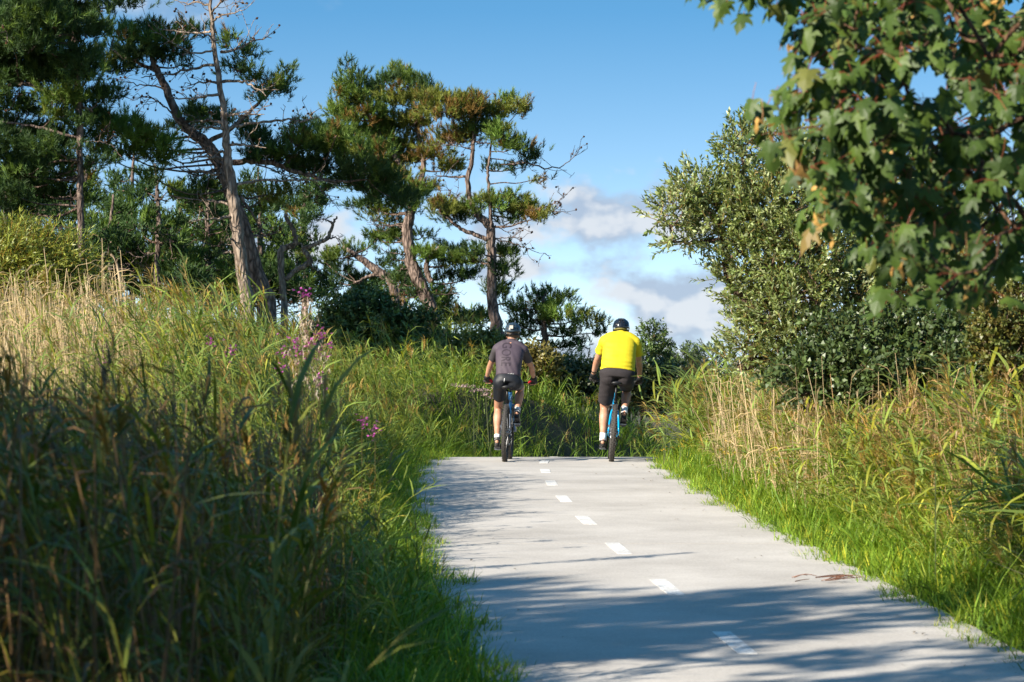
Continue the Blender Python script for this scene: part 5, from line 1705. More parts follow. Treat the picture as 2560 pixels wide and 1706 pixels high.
# ------------------------------------------------------------------ pines standing beside the path that throw the near shade
def shade_pine(x, y, h, r, label, seed, bottom=0.25, n=34, dens=0.5):
    rs = random.Random(seed)
    g = float(gz(x, y))
    org = np.array([x, y, g])
    trunk, limbs, crown = MB(), MB(), MB()
    A = curve([[x, y, g - 0.3], [x + 0.1, y, g + h * 0.35], [x - 0.1, y + 0.1, g + h * 0.7], [x, y, g + h * 0.97]], 16)
    tube(trunk, A, np.linspace(0.17, 0.03, 16), 9, (1, 1, 1), True, 0.06)
    for k in range(n):
        u = rs.uniform(bottom, 1.0)
        rr = r * (1.0 - 0.55 * max(0, u - 0.5) / 0.5) * rs.uniform(0.25, 1.0)
        a = rs.uniform(0, 6.283)
        c = np.array([x + math.cos(a) * rr, y + math.sin(a) * rr, g + h * u])
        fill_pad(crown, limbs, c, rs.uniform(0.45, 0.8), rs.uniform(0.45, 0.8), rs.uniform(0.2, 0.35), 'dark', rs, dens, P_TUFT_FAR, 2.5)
        i = int(np.argmin(np.abs(A[:, 2] - (c[2] - 0.3))))
        branch(limbs, A[i], c, 0.03, 0.008)
    root = empty('pine_tree', org, label, 'pine tree', 'pines beside the shaded stretch of path')
    trunk.build('trunk', MAT['pine_bark'], root, org, True)
    limbs.build('limbs', MAT['pine_bark'], root, org, True)
    crown.build('crown', MAT['needle'], root, org)


SHADE = [(-8.2, 14.2, 4.8, 2.1, 'squat pine shading the middle of the reed bank'), (-6.9, 9.1, 7.2, 1.5, 'slim pine shading the last painted dash'), (-7.1, 11.2, 8.4, 2.0, 'pine whose crown throws the far edge of shade across the path'), (-5.8, 7.6, 5.6, 2.0, 'pine shading the reeds beside the path bend'), (-5.2, 4.4, 5.7, 2.1, 'pine standing behind the shaded reeds'),
         (-4.6, 1.4, 6.8, 2.1, 'pine beside the near end of the reed bank'), (-8.6, 6.2, 6.8, 2.3, 'tall pine in the second row behind the reed bank'), (-5.0, -1.8, 6.5, 2.3, 'pine opposite the maple trunk'), (-8.0, 2.6, 7.0, 2.3, 'tall pine in the second row opposite the maple'),
         (-1.6, -4.5, 7.5, 2.4, 'unseen pine past the end of the reed bank, added to block skylight'), (-7.6, -4.5, 8.5, 2.6, 'unseen broad pine beside the path, added to block skylight'), (8.5, -3.0, 8.0, 2.6, 'unseen pine across the path, added to block skylight'), (-11.5, 10.5, 8.5, 2.4, 'unseen lone pine back from the reed bank, added to block skylight')]  # these four stand out of view, added to keep skylight off the shade
for i, (x, y, h, r, lab) in enumerate(SHADE):
    shade_pine(x, y, h, r, lab, 300 + i, 0.06, (34, 34, 36)[i] if i < 3 else 44, (0.42, 0.36, 0.36)[i] if i < 3 else 0.5)
for i, (x, y, h, r, lab) in enumerate(((-14.8, 41.5, 12.5, 2.7, 'tall dense pine shading the big dark corner pine'), (-17.5, 44, 13.5, 3.0, 'tallest dense pine deep in the dark wood'), (-12.8, 45, 12.0, 2.4, 'dense pine next to the big dark corner pine'))):
    shade_pine(x, y, h, r, lab, 320 + i, 0.2, 46)

# ------------------------------------------------------------------ bicycles
MAT['rubber'] = mat_plain('tyre_rubber', (0.055, 0.05, 0.045), 0.75, noise=0.3, scale=60, bump=0.3)
MAT['black'] = mat_plain('black_metal', (0.012, 0.012, 0.013), 0.38, 0.3)
MAT['steel'] = mat_plain('bare_steel', (0.45, 0.45, 0.46), 0.32, 0.95, noise=0.15, scale=60)
MAT['alloy'] = mat_plain('grey_alloy', (0.30, 0.32, 0.35), 0.35, 0.8)
MAT['blue_frame'] = mat_plain('blue_frame_paint', (0.02, 0.09, 0.22), 0.25, 0.1, 0.5, coat=0.6)
MAT['grey_frame'] = mat_plain('grey_blue_frame_paint', (0.09, 0.11, 0.15), 0.3, 0.3, 0.5, coat=0.5)
MAT['cyan_frame'] = mat_plain('cyan_frame_paint', (0.0, 0.33, 0.66), 0.25, 0.0, 0.5, coat=0.6)
MAT['saddle'] = mat_plain('black_saddle', (0.015, 0.015, 0.016), 0.45, noise=0.2, scale=50)
MAT['red'] = mat_plain('red_lens', (0.5, 0.02, 0.02), 0.25, coat=0.5)


def ring(mb, R0, prof, seg=64, col=(1, 1, 1), c=(0, 0, 0)):
    """profile (axial x, radial offset) swept round the x axis"""
    m = len(prof)
    V = []
    for k in range(seg):
        a = 2 * math.pi * k / seg
        for x, r in prof:
            rr = R0 + r
            V.append([c[0] + x, c[1] + rr * math.cos(a), c[2] + rr * math.sin(a)])
    i = np.arange(seg)[:, None] * m
    i2 = ((np.arange(seg) + 1) % seg)[:, None] * m
    j = np.arange(m)[None]; j2 = (j + 1) % m
    Q = np.stack([i + j, i2 + j, i2 + j2, i + j2], -1).reshape(-1, 4)
    mb.add(V, None, Q, col)


def boxm(mb, c, s, rot=None, col=(1, 1, 1), bev=0.0):
    v = np.array([[x, y, z] for x in (-.5, .5) for y in (-.5, .5) for z in (-.5, .5)]) * np.asarray(s)
    if rot is not None:
        v = v @ np.asarray(rot).T
    q = [[0, 1, 3, 2], [4, 6, 7, 5], [0, 4, 5, 1], [2, 3, 7, 6], [0, 2, 6, 4], [1, 5, 7, 3]]
    mb.add(v + np.asarray(c), None, q, col)


WR = 0.370


def wheel(name, root, y, tw, hub_w):
    wroot = bpy.data.objects.new(name, None); COL.objects.link(wroot); wroot.parent = root
    wroot.location = (0, y, WR)
    ty = MB()
    h = tw * 0.92
    prof = [(tw * 0.5 * math.sin(a), h * 0.5 * math.cos(a)) for a in np.linspace(0, 2 * math.pi, 12, endpoint=False)]
    ring(ty, WR - h / 2, prof, 72)
    for k in range(72):                         # tread knobs
        a = 2 * math.pi * (k + 0.5) / 72
        for xo in ((-0.30, 0.30) if k % 2 else (-0.42, 0.0, 0.42)):
            r = WR - (0.002 if abs(xo) < 0.35 else 0.005)
            ca, sa = math.cos(a), math.sin(a)
            rot = np.array([[1, 0, 0], [0, ca, -sa], [0, sa, ca]])
            boxm(ty, np.array([xo * tw, r * ca, r * sa]), (tw * 0.2, 0.007, 0.014), rot)
    ty.build('tyre', MAT['rubber'], wroot, smooth=False)
    rm = MB()
    ring(rm, WR - h - 0.012, [(-0.013, 0.010), (0.013, 0.010), (0.013, -0.004), (0.006, -0.014), (-0.006, -0.014), (-0.013, -0.004)], 56)
    rm.build('rim', MAT['black'], wroot)
    sp = MB()
    for k in range(28):
        a = 2 * math.pi * k / 28
        b = a + (0.35 if k % 4 < 2 else -0.35)
        sx = hub_w * 0.5 if k % 2 else -hub_w * 0.5
        r2 = WR - h - 0.02
        tube(sp, [[sx * 0.8, 0.026 * math.cos(b), 0.026 * math.sin(b)], [0, r2 * math.cos(a), r2 * math.sin(a)]], 0.0012, 3, (1, 1, 1), False)
    sp.build('spokes', MAT['steel'], wroot)
    hb = MB()
    tube(hb, [[-hub_w * 0.6, 0, 0], [-hub_w * 0.45, 0, 0], [-hub_w * 0.4, 0, 0], [hub_w * 0.4, 0, 0], [hub_w * 0.45, 0, 0], [hub_w * 0.6, 0, 0]], [0.009, 0.009, 0.024, 0.024, 0.009, 0.009], 12)
    ring(hb, 0.075, [(-hub_w * 0.42 - 0.001, 0.012), (-hub_w * 0.42 + 0.001, 0.012), (-hub_w * 0.42 + 0.001, -0.012), (-hub_w * 0.42 - 0.001, -0.012)], 32)   # brake disc
    for k in range(5):
        a = k * 1.2566
        tube(hb, [[-hub_w * 0.42, 0.02 * math.cos(a), 0.02 * math.sin(a)], [-hub_w * 0.42, 0.07 * math.cos(a + .4), 0.07 * math.sin(a + .4)]], 0.003, 4, (1, 1, 1), False)
    hb.build('hub', MAT['steel'], wroot, smooth=False)
    return wroot


def bicycle(loc, yaw, lean, sad_z, bar_z, frame_m, stay_m, label, tw, fat_stays=False, bottle=False, bag=False):
    root = empty('bicycle', loc, label, 'bicycle', 'bicycles ridden over the crest')
    root.rotation_mode = 'YXZ'
    root.rotation_euler = (0, lean, yaw)
    BB = np.array([0, 0.435, 0.315]); ST = np.array([0, 0.225, 0.78]); HT = np.array([0, 0.885, 0.875]); HB = np.array([0, 0.925, 0.755])
    fr = MB()
    tube(fr, [BB, (BB + ST) / 2, ST], [0.019, 0.018, 0.017], 12)
    tube(fr, [ST + [0, .01, -.06], (ST + HT) / 2 + [0, 0, -.03], HT + [0, 0, -0.02]], [0.018, 0.021, 0.023], 12)
    tube(fr, [BB, (BB + HB) / 2, HB], [0.026, 0.028, 0.027], 12)
    tube(fr, [HB + [0, .004, -.02], HT + [0, -.004, .015]], [0.027, 0.025], 12)
    tube(fr, [BB - [0.045, 0, 0], BB + [0.045, 0, 0]], [0.026, 0.026], 14)
    fr.build('frame', MAT[frame_m], root, smooth=True)
    ss = MB()
    w = 0.052 if fat_stays else 0.042
    rs_ = 0.0125 if fat_stays else 0.0085
    for s in (-1, 1):
        top = ST + np.array([0, -0.005, -0.09 if fat_stays else -0.04])
        tube(ss, curve([top + [s * 0.008, 0, 0], top + [s * w * 0.75, -0.06, -0.045], top + [s * w * 1.05, -0.10, -0.14], [s * (w + 0.014), 0.01, WR + 0.02]], 10), np.linspace(rs_ * 1.1, rs_, 10), 8)
        tube(ss, curve([BB + [s * 0.03, -0.01, 0], BB + [s * 0.05, -0.09, 0.004], [s * 0.062, 0.16, WR - 0.02], [s * 0.066, 0.0, WR]], 10), np.linspace(0.013, 0.010, 10), 8)
        boxm(ss, (s * 0.067, 0.0, WR), (0.006, 0.04, 0.055))
    ss.build('rear_stays', MAT[stay_m], root, smooth=True)
    fk = MB()
    FA = np.array([0, 1.115, WR])
    for s in (-1, 1):
        tube(fk, [HB + [s * 0.062, .018, -.05], HB + [s * 0.062, .05, -0.18], FA + [s * 0.062, 0, 0]], [0.017, 0.019, 0.016], 10)
    tube(fk, [HB + [-0.066, .016, -.045], HB + [0.066, .016, -.045]], [0.021, 0.021], 10)
    fk.build('fork', MAT['black' if fat_stays else frame_m], root, smooth=True)
    post = MB()
    SD = np.array([0, 0.165, sad_z - 0.05])
    tube(post, [ST + [0, 0.005, -0.06], SD + [0, 0.01, 0]], [0.0155, 0.0155], 12)
    tube(post, [ST + [0, 0, -0.03], ST + [0, 0, 0.012]], [0.023, 0.023], 12)
    for s in (-1, 1):
        tube(post, curve([SD + [s * 0.022, -0.10, 0.012], SD + [s * 0.022, -0.03, 0.0], SD + [s * 0.022, 0.06, 0.0], SD + [s * 0.018, 0.14, 0.02]], 8), 0.0035, 5)
    post.build('seat_post', MAT['black'], root, smooth=True)
    sd_ = MB()
    rows = []
    yy = np.linspace(-0.125, 0.15, 12)
    hw = np.interp(yy, [-0.125, -0.10, -0.05, 0.02, 0.08, 0.15], [0.052, 0.072, 0.068, 0.036, 0.022, 0.014])
    for y, h in zip(yy, hw):
        sw = 0.012 if y < -0.09 else 0
        for a in np.linspace(0, 2 * math.pi, 14, endpoint=False):
            rows.append([h * math.cos(a), SD[1] + y, sad_z - 0.018 + sw + 0.018 * math.sin(a) - 0.010 * abs(math.cos(a))])
    i = np.arange(11)[:, None] * 14; j = np.arange(14)[None]; j2 = (j + 1) % 14
    sd_.add(rows, [[0, k + 1, k] for k in range(1, 13)] + [[154, 154 + k, 154 + k + 1] for k in range(1, 13)], np.stack([i + j, i + j2, i + 14 + j2, i + 14 + j], -1).reshape(-1, 4))
    sd_.build('saddle', MAT['saddle'], root, smooth=True)
    hb = MB()
    bc = np.array([0, 0.885, bar_z])
    tube(hb, [HT + [0, -.004, 0.01], HT + [0, -0.012, (bar_z - HT[2]) * 0.6], bc], [0.018, 0.018, 0.019], 10)
    tube(hb, curve([bc + [-0.345, -0.035, 0.012], bc + [-0.2, -0.012, 0.008], bc + [-0.07, 0, -0.004], bc + [0.07, 0, -0.004], bc + [0.2, -0.012, 0.008], bc + [0.345, -0.035, 0.012]], 18), 0.011, 8)
    hbo = hb.build('handlebar', MAT['black'], root, smooth=True)
    for s in (-1, 1):
        g = MB()
        tube(g, [bc + [s * 0.235, -0.016, 0.009], bc + [s * 0.24, -0.017, 0.009], bc + [s * 0.35, -0.037, 0.012], bc + [s * 0.356, -0.038, 0.012]], [0.014, 0.0165, 0.0165, 0.012], 10)
        g.build('grip', MAT['rubber'], hbo, smooth=True)
        lv = MB()
        tube(lv, curve([bc + [s * 0.205, 0.0, 0.0], bc + [s * 0.215, 0.05, -0.02], bc + [s * 0.30, 0.062, -0.035]], 8), np.linspace(0.007, 0.004, 8), 6)
        lv.build('brake_lever', MAT['black'], hbo, smooth=True)
    wheel('rear_wheel', root, 0.0, tw, 0.09)
    wheel('front_wheel', root, 1.115, tw, 0.075)
    cr = MB()
    ring(cr, 0.062, [(0.046, 0.006), (0.050, 0.006), (0.050, -0.006), (0.046, -0.006)], 40, c=tuple(BB))
    for k in range(4):
        a = k * 1.57 + .3
        tube(cr, [BB + [0.048, 0, 0], BB + [0.048, 0.06 * math.cos(a), 0.06 * math.sin(a)]], 0.006, 5)
    tube(cr, [BB + [-0.058, 0, 0], BB + [0.058, 0, 0]], 0.014, 10)
    tube(cr, [BB + [-0.062, 0, 0], BB + [-0.074, 0.02, -0.168]], [0.014, 0.011], 8)
    tube(cr, [BB + [0.062, 0, 0], BB + [0.074, -0.02, 0.168]], [0.014, 0.011], 8)
    cr.build('crankset', MAT['black'], root, smooth=False)
    for s, dz_ in ((-1, -0.168), (1, 0.168)):
        p = MB()
        c = BB + np.array([s * 0.125, -0.02 * s * 1.0 * (1 if s > 0 else 1) if s > 0 else 0.02, dz_])
        boxm(p, c, (0.075, 0.085, 0.016)); tube(p, [c - [0.05 * s, 0, 0], c + [0.04 * s, 0, 0]], 0.007, 6)
        for q in (-1, 1):
            boxm(p, c + np.array([0.015 * q, -0.044, 0]), (0.012, 0.006, 0.020), col=(1, 1, 1))
        p.build('pedal', MAT['alloy'], root)
    cs = MB()
    for k in range(9):
        ring(cs, 0.024 + 0.004 * k, [(0.040 - 0.0035 * k, 0.004), (0.0415 - 0.0035 * k, 0.004), (0.0415 - 0.0035 * k, -0.012), (0.040 - 0.0035 * k, -0.012)], 26, c=(0, 0, WR))
    cs.build('cassette', MAT['steel'], root)
    ch = MB()
    tube(ch, [[0.030, 0.0, WR + 0.045], [0.047, 0.435, 0.315 + 0.066]], 0.0045, 4, (1, 1, 1), False)
    tube(ch, curve([[0.030, 0.0, WR - 0.04], [0.036, 0.03, WR - 0.13], [0.036, 0.05, WR - 0.17], [0.042, 0.2, 0.23], [0.047, 0.435, 0.249]], 12), 0.0045, 4, (1, 1, 1), False)
    ch.build('chain', MAT['steel'], root)
    de = MB()
    boxm(de, (0.070, 0.0, WR - 0.05), (0.022, 0.035, 0.04)); boxm(de, (0.060, 0.03, WR - 0.11), (0.010, 0.028, 0.11))
    for zz in (-0.07, -0.165):
        tube(de, [[0.028, 0.035, WR + zz], [0.048, 0.035, WR + zz]], [0.022, 0.022], 12)
    boxm(de, (0.080, -0.01, WR - 0.055), (0.016, 0.05, 0.03))
    de.build('derailleur', MAT['black'], root)
    cal = MB()
    boxm(cal, (-0.062, 0.055, WR + 0.085), (0.026, 0.055, 0.035)); boxm(cal, (-0.05, 0.03, WR + 0.05), (0.012, 0.03, 0.05))
    cal.build('brake_caliper', MAT['alloy'], root)
    if bottle:
        b = MB()
        p0 = BB + (HB - BB) * 0.3 + [0.0, -0.02, 0.05]; ax = norm(HB - BB)
        tube(b, [p0, p0 + ax * 0.02, p0 + ax * 0.14, p0 + ax * 0.16, p0 + ax * 0.19], [0.034, 0.037, 0.037, 0.02, 0.016], 14)
        b.build('bottle', MAT['cyan_frame'] if fat_stays else MAT['black'], root, smooth=True)
    return root


# ------------------------------------------------------------------ riders
def ico(mb, c, r, n=10, m=14):
    """stretched ball"""
    r = np.broadcast_to(np.asarray(r, float), (3,))
    V = [[0, 0, 1.0]]
    for i in range(1, n):
        a = math.pi * i / n
        for j in range(m):
            b = 2 * math.pi * j / m
            V.append([math.sin(a) * math.cos(b), math.sin(a) * math.sin(b), math.cos(a)])
    V.append([0, 0, -1.0])
    V = np.array(V) * r + np.asarray(c)
    T, Q = [], []
    for j in range(m):
        T.append([0, 1 + j, 1 + (j + 1) % m])
        k = 1 + (n - 2) * m
        T.append([len(V) - 1, k + (j + 1) % m, k + j])
    for i in range(n - 2):
        for j in range(m):
            a = 1 + i * m
            Q.append([a + j, a + m + j, a + m + (j + 1) % m, a + (j + 1) % m])
    mb.add(V, T, Q)


def limb(mb, P, rad, sides=14, n=None, ends=True):
    P = np.asarray(P, float); rad = np.asarray(rad, float)
    A = curve(np.concatenate([P, rad[:, None]], 1), n or 5 * len(P))
    tube(mb, A[:, :3], A[:, 3], sides)
    if ends:
        ico(mb, A[0, :3], A[0, 3] * 0.98); ico(mb, A[-1, :3], A[-1, 3] * 0.98)


def loft(mb, rings, m=24, p=2.4):
    """rings: (centre, half width along x, half depth, axis); closed at both ends"""
    V = []
    for c, a, b, ax in rings:
        ax = norm(np.asarray(ax, float))
        side = np.array([1.0, 0, 0]); side = norm(side - (side @ ax) * ax)
        dep = np.cross(ax, side)
        for k in range(m):
            t = 2 * math.pi * k / m
            ct, st = math.cos(t), math.sin(t)
            V.append(np.asarray(c) + side * a * np.sign(ct) * abs(ct) ** (2 / p) + dep * b * np.sign(st) * abs(st) ** (2 / p))
    n = len(rings)
    i = np.arange(n - 1)[:, None] * m; j = np.arange(m)[None]; j2 = (j + 1) % m
    Q = np.stack([i + j, i + j2, i + m + j2, i + m + j], -1).reshape(-1, 4)
    V.append(np.asarray(rings[0][0])); V.append(np.asarray(rings[-1][0]))
    k = n * m
    T = [[k, (s + 1) % m, s] for s in range(m)] + [[k + 1, (n - 1) * m + s, (n - 1) * m + (s + 1) % m] for s in range(m)]
    mb.add(V, T, Q)


def fuse(name, mb, voxel, mats, parent, smooth_it=6, wrinkle=None):
    """merge overlapping solids into one continuous skin"""
    me0 = mb.mesh(name + '_raw')
    tmp = bpy.data.objects.new(name + '_raw', me0); COL.objects.link(tmp)
    r = tmp.modifiers.new('r', 'REMESH'); r.mode = 'VOXEL'; r.voxel_size = voxel
    s = tmp.modifiers.new('s', 'SMOOTH'); s.iterations = smooth_it; s.factor = 0.5
    dg = bpy.context.evaluated_depsgraph_get()
    me = bpy.data.meshes.new_from_object(tmp.evaluated_get(dg))
    bpy.data.objects.remove(tmp); bpy.data.meshes.remove(me0)
    me.name = name
    if wrinkle:
        co = np.zeros(len(me.vertices) * 3, np.float32); me.vertices.foreach_get('co', co); co = co.reshape(-1, 3)
        no = np.zeros(len(me.vertices) * 3, np.float32); me.vertices.foreach_get('normal', no); no = no.reshape(-1, 3)
        co += no * wrinkle(co)[:, None]
        me.vertices.foreach_set('co', co.astype(np.float32).ravel()); me.update()
    me.materials.clear()
    for m_ in (mats if isinstance(mats, list) else [mats]):
        me.materials.append(m_)
    me.polygons.foreach_set('use_smooth', np.ones(len(me.polygons), bool))
    return link(name, me, parent)


def ik(a, b, l1, l2, pole):
    a, b = np.asarray(a, float), np.asarray(b, float)
    d = b - a; L = np.linalg.norm(d)
    L2 = min(L, (l1 + l2) * 0.998)
    u = d / L
    x = (l1 * l1 - l2 * l2 + L2 * L2) / (2 * L2)
    h = math.sqrt(max(l1 * l1 - x * x, 0))
    p = np.asarray(pole, float); p = norm(p - (p @ u) * u)
    return a + u * x + p * h


def hand_chains(s, g, wrist):
    """palm and five fingers closed over a bar end; s = side, g = grip centre"""
    g = np.asarray(g, float)
    palm = [np.asarray(wrist), g + [s * 0.0, -0.035, 0.028], g + [0, 0.004, 0.026]]
    fingers = []
    lens = [1.0, 1.08, 1.02, 0.84]
    for k in range(4):
        x = s * (0.035 - 0.0225 * k) * -1
        f = lens[k]
        c = g + [x, 0, 0]
        fingers.append([c + [0, 0.010, 0.028], c + np.array([0, 0.034, 0.016]) * f, c + np.array([0, 0.036, -0.010]) * f, c + np.array([0, 0.016, -0.028]) * f, c + np.array([0, -0.008, -0.026])])
    thumb = [g + [-s * 0.028, -0.034, 0.018], g + [-s * 0.050, -0.026, -0.004], g + [-s * 0.052, -0.002, -0.022], g + [-s * 0.050, 0.020, -0.026]]
    return palm, fingers, thumb


def skin_mat():
    m, t, p = new_mat('skin')
    tc = N(t, 'ShaderNodeTexCoord'); nz = N(t, 'ShaderNodeTexNoise'); nz.inputs['Scale'].default_value = 9; nz.inputs['Detail'].default_value = 6
    t.links.new(tc.outputs['Object'], nz.inputs['Vector'])
    cr = N(t, 'ShaderNodeValToRGB')
    cr.color_ramp.elements[0].position = 0.3; cr.color_ramp.elements[0].color = (0.42, 0.205, 0.12, 1)
    cr.color_ramp.elements[1].position = 0.7; cr.color_ramp.elements[1].color = (0.56, 0.31, 0.20, 1)
    t.links.new(nz.outputs[0], cr.inputs[0]); t.links.new(cr.outputs[0], p.inputs['Base Color'])
    p.inputs['Roughness'].default_value = 0.5
    p.inputs['Subsurface Weight'].default_value = 0.12
    p.inputs['Subsurface Radius'].default_value = (0.012, 0.005, 0.003)
    return m


MAT['skin'] = skin_mat()
MAT['white_sock'] = mat_plain('white_sock', (0.78, 0.78, 0.78), 0.9, noise=0.06, scale=120)
MAT['shoe'] = mat_plain('black_shoe', (0.03, 0.028, 0.026), 0.4, noise=0.3, scale=30)
MAT['shorts_lycra'] = mat_plain('black_lycra', (0.011, 0.013, 0.018), 0.55, noise=0.15, scale=30)
MAT['shorts_loose'] = mat_plain('charcoal_cloth', (0.028, 0.023, 0.025), 0.85, noise=0.2, scale=60)
MAT['yellow'] = mat_plain('yellow_jersey', (0.62, 0.50, 0.012), 0.75, noise=0.04, scale=30)
MAT['mauve'] = mat_plain('mauve_jersey', (0.068, 0.050, 0.066), 0.7, noise=0.12, scale=14)
MAT['sleeve'] = mat_plain('grey_sleeve', (0.055, 0.048, 0.052), 0.75, noise=0.1, scale=20)
MAT['print'] = mat_plain('dark_print', (0.034, 0.024, 0.034), 0.7)
MAT['reflect'] = mat_plain('white_print', (0.75, 0.75, 0.75), 0.5)
MAT['glove'] = mat_plain('black_glove', (0.015, 0.015, 0.015), 0.7, noise=0.2, scale=60)
MAT['glove_red'] = mat_plain('red_glove', (0.50, 0.015, 0.025), 0.7)
MAT['hair_grey'] = mat_plain('short_grey_hair', (0.16, 0.12, 0.09), 0.9, noise=0.4, scale=300, bump=0.5)
MAT['helmet_black'] = mat_plain('helmet_black', (0.010, 0.012, 0.016), 0.22, 0, 0.5, coat=0.5)
MAT['helmet_blue'] = mat_plain('helmet_slate', (0.030, 0.050, 0.070), 0.38, 0, 0.5, coat=0.15)
MAT['olive'] = mat_plain('olive_trim', (0.16, 0.14, 0.03), 0.6)
MAT['lamp'] = mat_plain('pale_lamp', (0.55, 0.50, 0.42), 0.3, coat=0.3)
MAT['dark_eye'] = mat_plain('sunglass_lens', (0.01, 0.01, 0.012), 0.08, coat=1.0)
MAT['orange'] = mat_plain('orange_tab', (0.6, 0.16, 0.03), 0.6)


def helmet(parent, c, hd, w, mat, tilt, style):
    """vented bicycle helmet: ribs over a dark shell; c = head centre, hd = heading frame"""
    ho = bpy.data.objects.new('helmet', None); COL.objects.link(ho); ho.parent = parent
    ho.location = tuple(c); ho.rotation_euler = (tilt, 0, 0)
    sh = MB()
    n, m = 22, 40
    V = []
    rx, ry, rz = w, w * 1.24, w * 1.0

    def surf(a, b, k=1.0):
        x, y, z = math.sin(a) * math.cos(b), math.sin(a) * math.sin(b), math.cos(a)
        g = 0.5 - 0.5 * math.cos(x * math.pi * 5.0)
        ridge = 1.0 - 0.055 * g * max(0.0, min(1.0, (z + 0.15) * 2.5))
        return np.array([x * rx * ridge * k, y * ry * ridge * k + 0.004, z * rz * ridge * k + 0.012])
    amax = math.pi * 0.575
    V.append(surf(0, 0))
    for i_ in range(1, n + 1):
        for j_ in range(m):
            p = surf(amax * i_ / n, 2 * math.pi * j_ / m)
            if i_ == n: p[2] += 0.012 * abs(math.cos(2 * math.pi * j_ / m)) - 0.010 * max(0, -math.sin(2 * math.pi * j_ / m))
            V.append(p)
    for j_ in range(m):
        p = V[1 + (n - 1) * m + j_].copy(); p[:2] *= 0.80; p[2] += 0.006; V.append(p)
    T = [[0, 1 + j_, 1 + (j_ + 1) % m] for j_ in range(m)]
    Q = []
    for i_ in range(n):
        for j_ in range(m):
            a0 = 1 + i_ * m
            Q.append([a0 + j_, a0 + m + j_, a0 + m + (j_ + 1) % m, a0 + (j_ + 1) % m])
    sh.add(V, T, Q)
    shell = sh.build('shell', MAT[mat], ho, smooth=True)
    # vents: dark slots along the grooves
    for xk in (-0.62, -0.22, 0.22, 0.62):
        for el_, ln in ((-0.80, 0.24), (-0.30, 0.26), (0.30, 0.28)):
            vt = MB()
            ring_ = []
            y0 = el_
            z = math.sqrt(max(0.03, 1 - xk * xk - y0 * y0))
            c0 = np.array([xk * rx, y0 * ry + 0.004, z * rz + 0.012]) * 0.985
            nn_ = norm(np.array([xk / rx, y0 / ry, z / rz])); tt_ = norm(np.array([0, 1, 0]) - nn_ * nn_[1]); bb_ = np.cross(nn_, tt_)
            vv = [c0 + nn_ * 0.006]
            for q in range(12):
                an = q * math.pi / 6
                vv.append(c0 + tt_ * math.cos(an) * ln * 0.42 * w + bb_ * math.sin(an) * 0.115 * w + nn_ * 0.001)
            vt.add(vv, [[0, 1 + q, 1 + (q + 1) % 12] for q in range(12)])
            vt.build('vent', MAT['saddle'], shell, smooth=True)
    st = MB()
    for s in (-1, 1):
        tube(st, [[s * w * 0.92, -0.03, 0.0], [s * w * 0.86, -0.01, -0.07], [s * w * 0.55, 0.035, -0.125], [0, 0.045, -0.135]], 0.005, 5)
        tube(st, [[s * w * 0.92, 0.06, 0.0], [s * w * 0.86, -0.01, -0.07]], 0.005, 5)
    P = [[w * 0.82 * math.cos(a), w * 1.08 * math.sin(a), -0.050] for a in np.linspace(math.pi * 1.05, math.pi * 1.95, 15)]
    tube(st, P, 0.011, 6)
    st.build('strap', MAT['black'], ho, smooth=True)
    if style == 'lamp':
        lp = MB(); boxm(lp, (-0.012, -w * 1.26, 0.040), (0.046, 0.024, 0.042)); lp.build('rear_lamp', MAT['lamp'], ho)
        mt = MB(); tube(mt, [[0.026, 0.0, w + 0.010], [0.03, 0.004, w + 0.034]], [0.010, 0.005], 8); mt.build('camera_mount', MAT['alloy'], ho)
    else:
        tr = MB()
        P = [[w * 0.78 * math.cos(a), w * 1.16 * math.sin(a), -0.030 + 0.012 * abs(math.sin(a)) ** 4] for a in np.linspace(math.pi * 1.08, math.pi * 1.92, 17)]
        tube(tr, P, 0.012, 8); tr.build('rear_trim', MAT['olive'], ho, smooth=True)
        lp = MB(); boxm(lp, (-0.008, -w * 0.72, w * 0.98), (0.062, 0.03, 0.012)); lp.build('badge', MAT['alloy'], ho)
    return ho


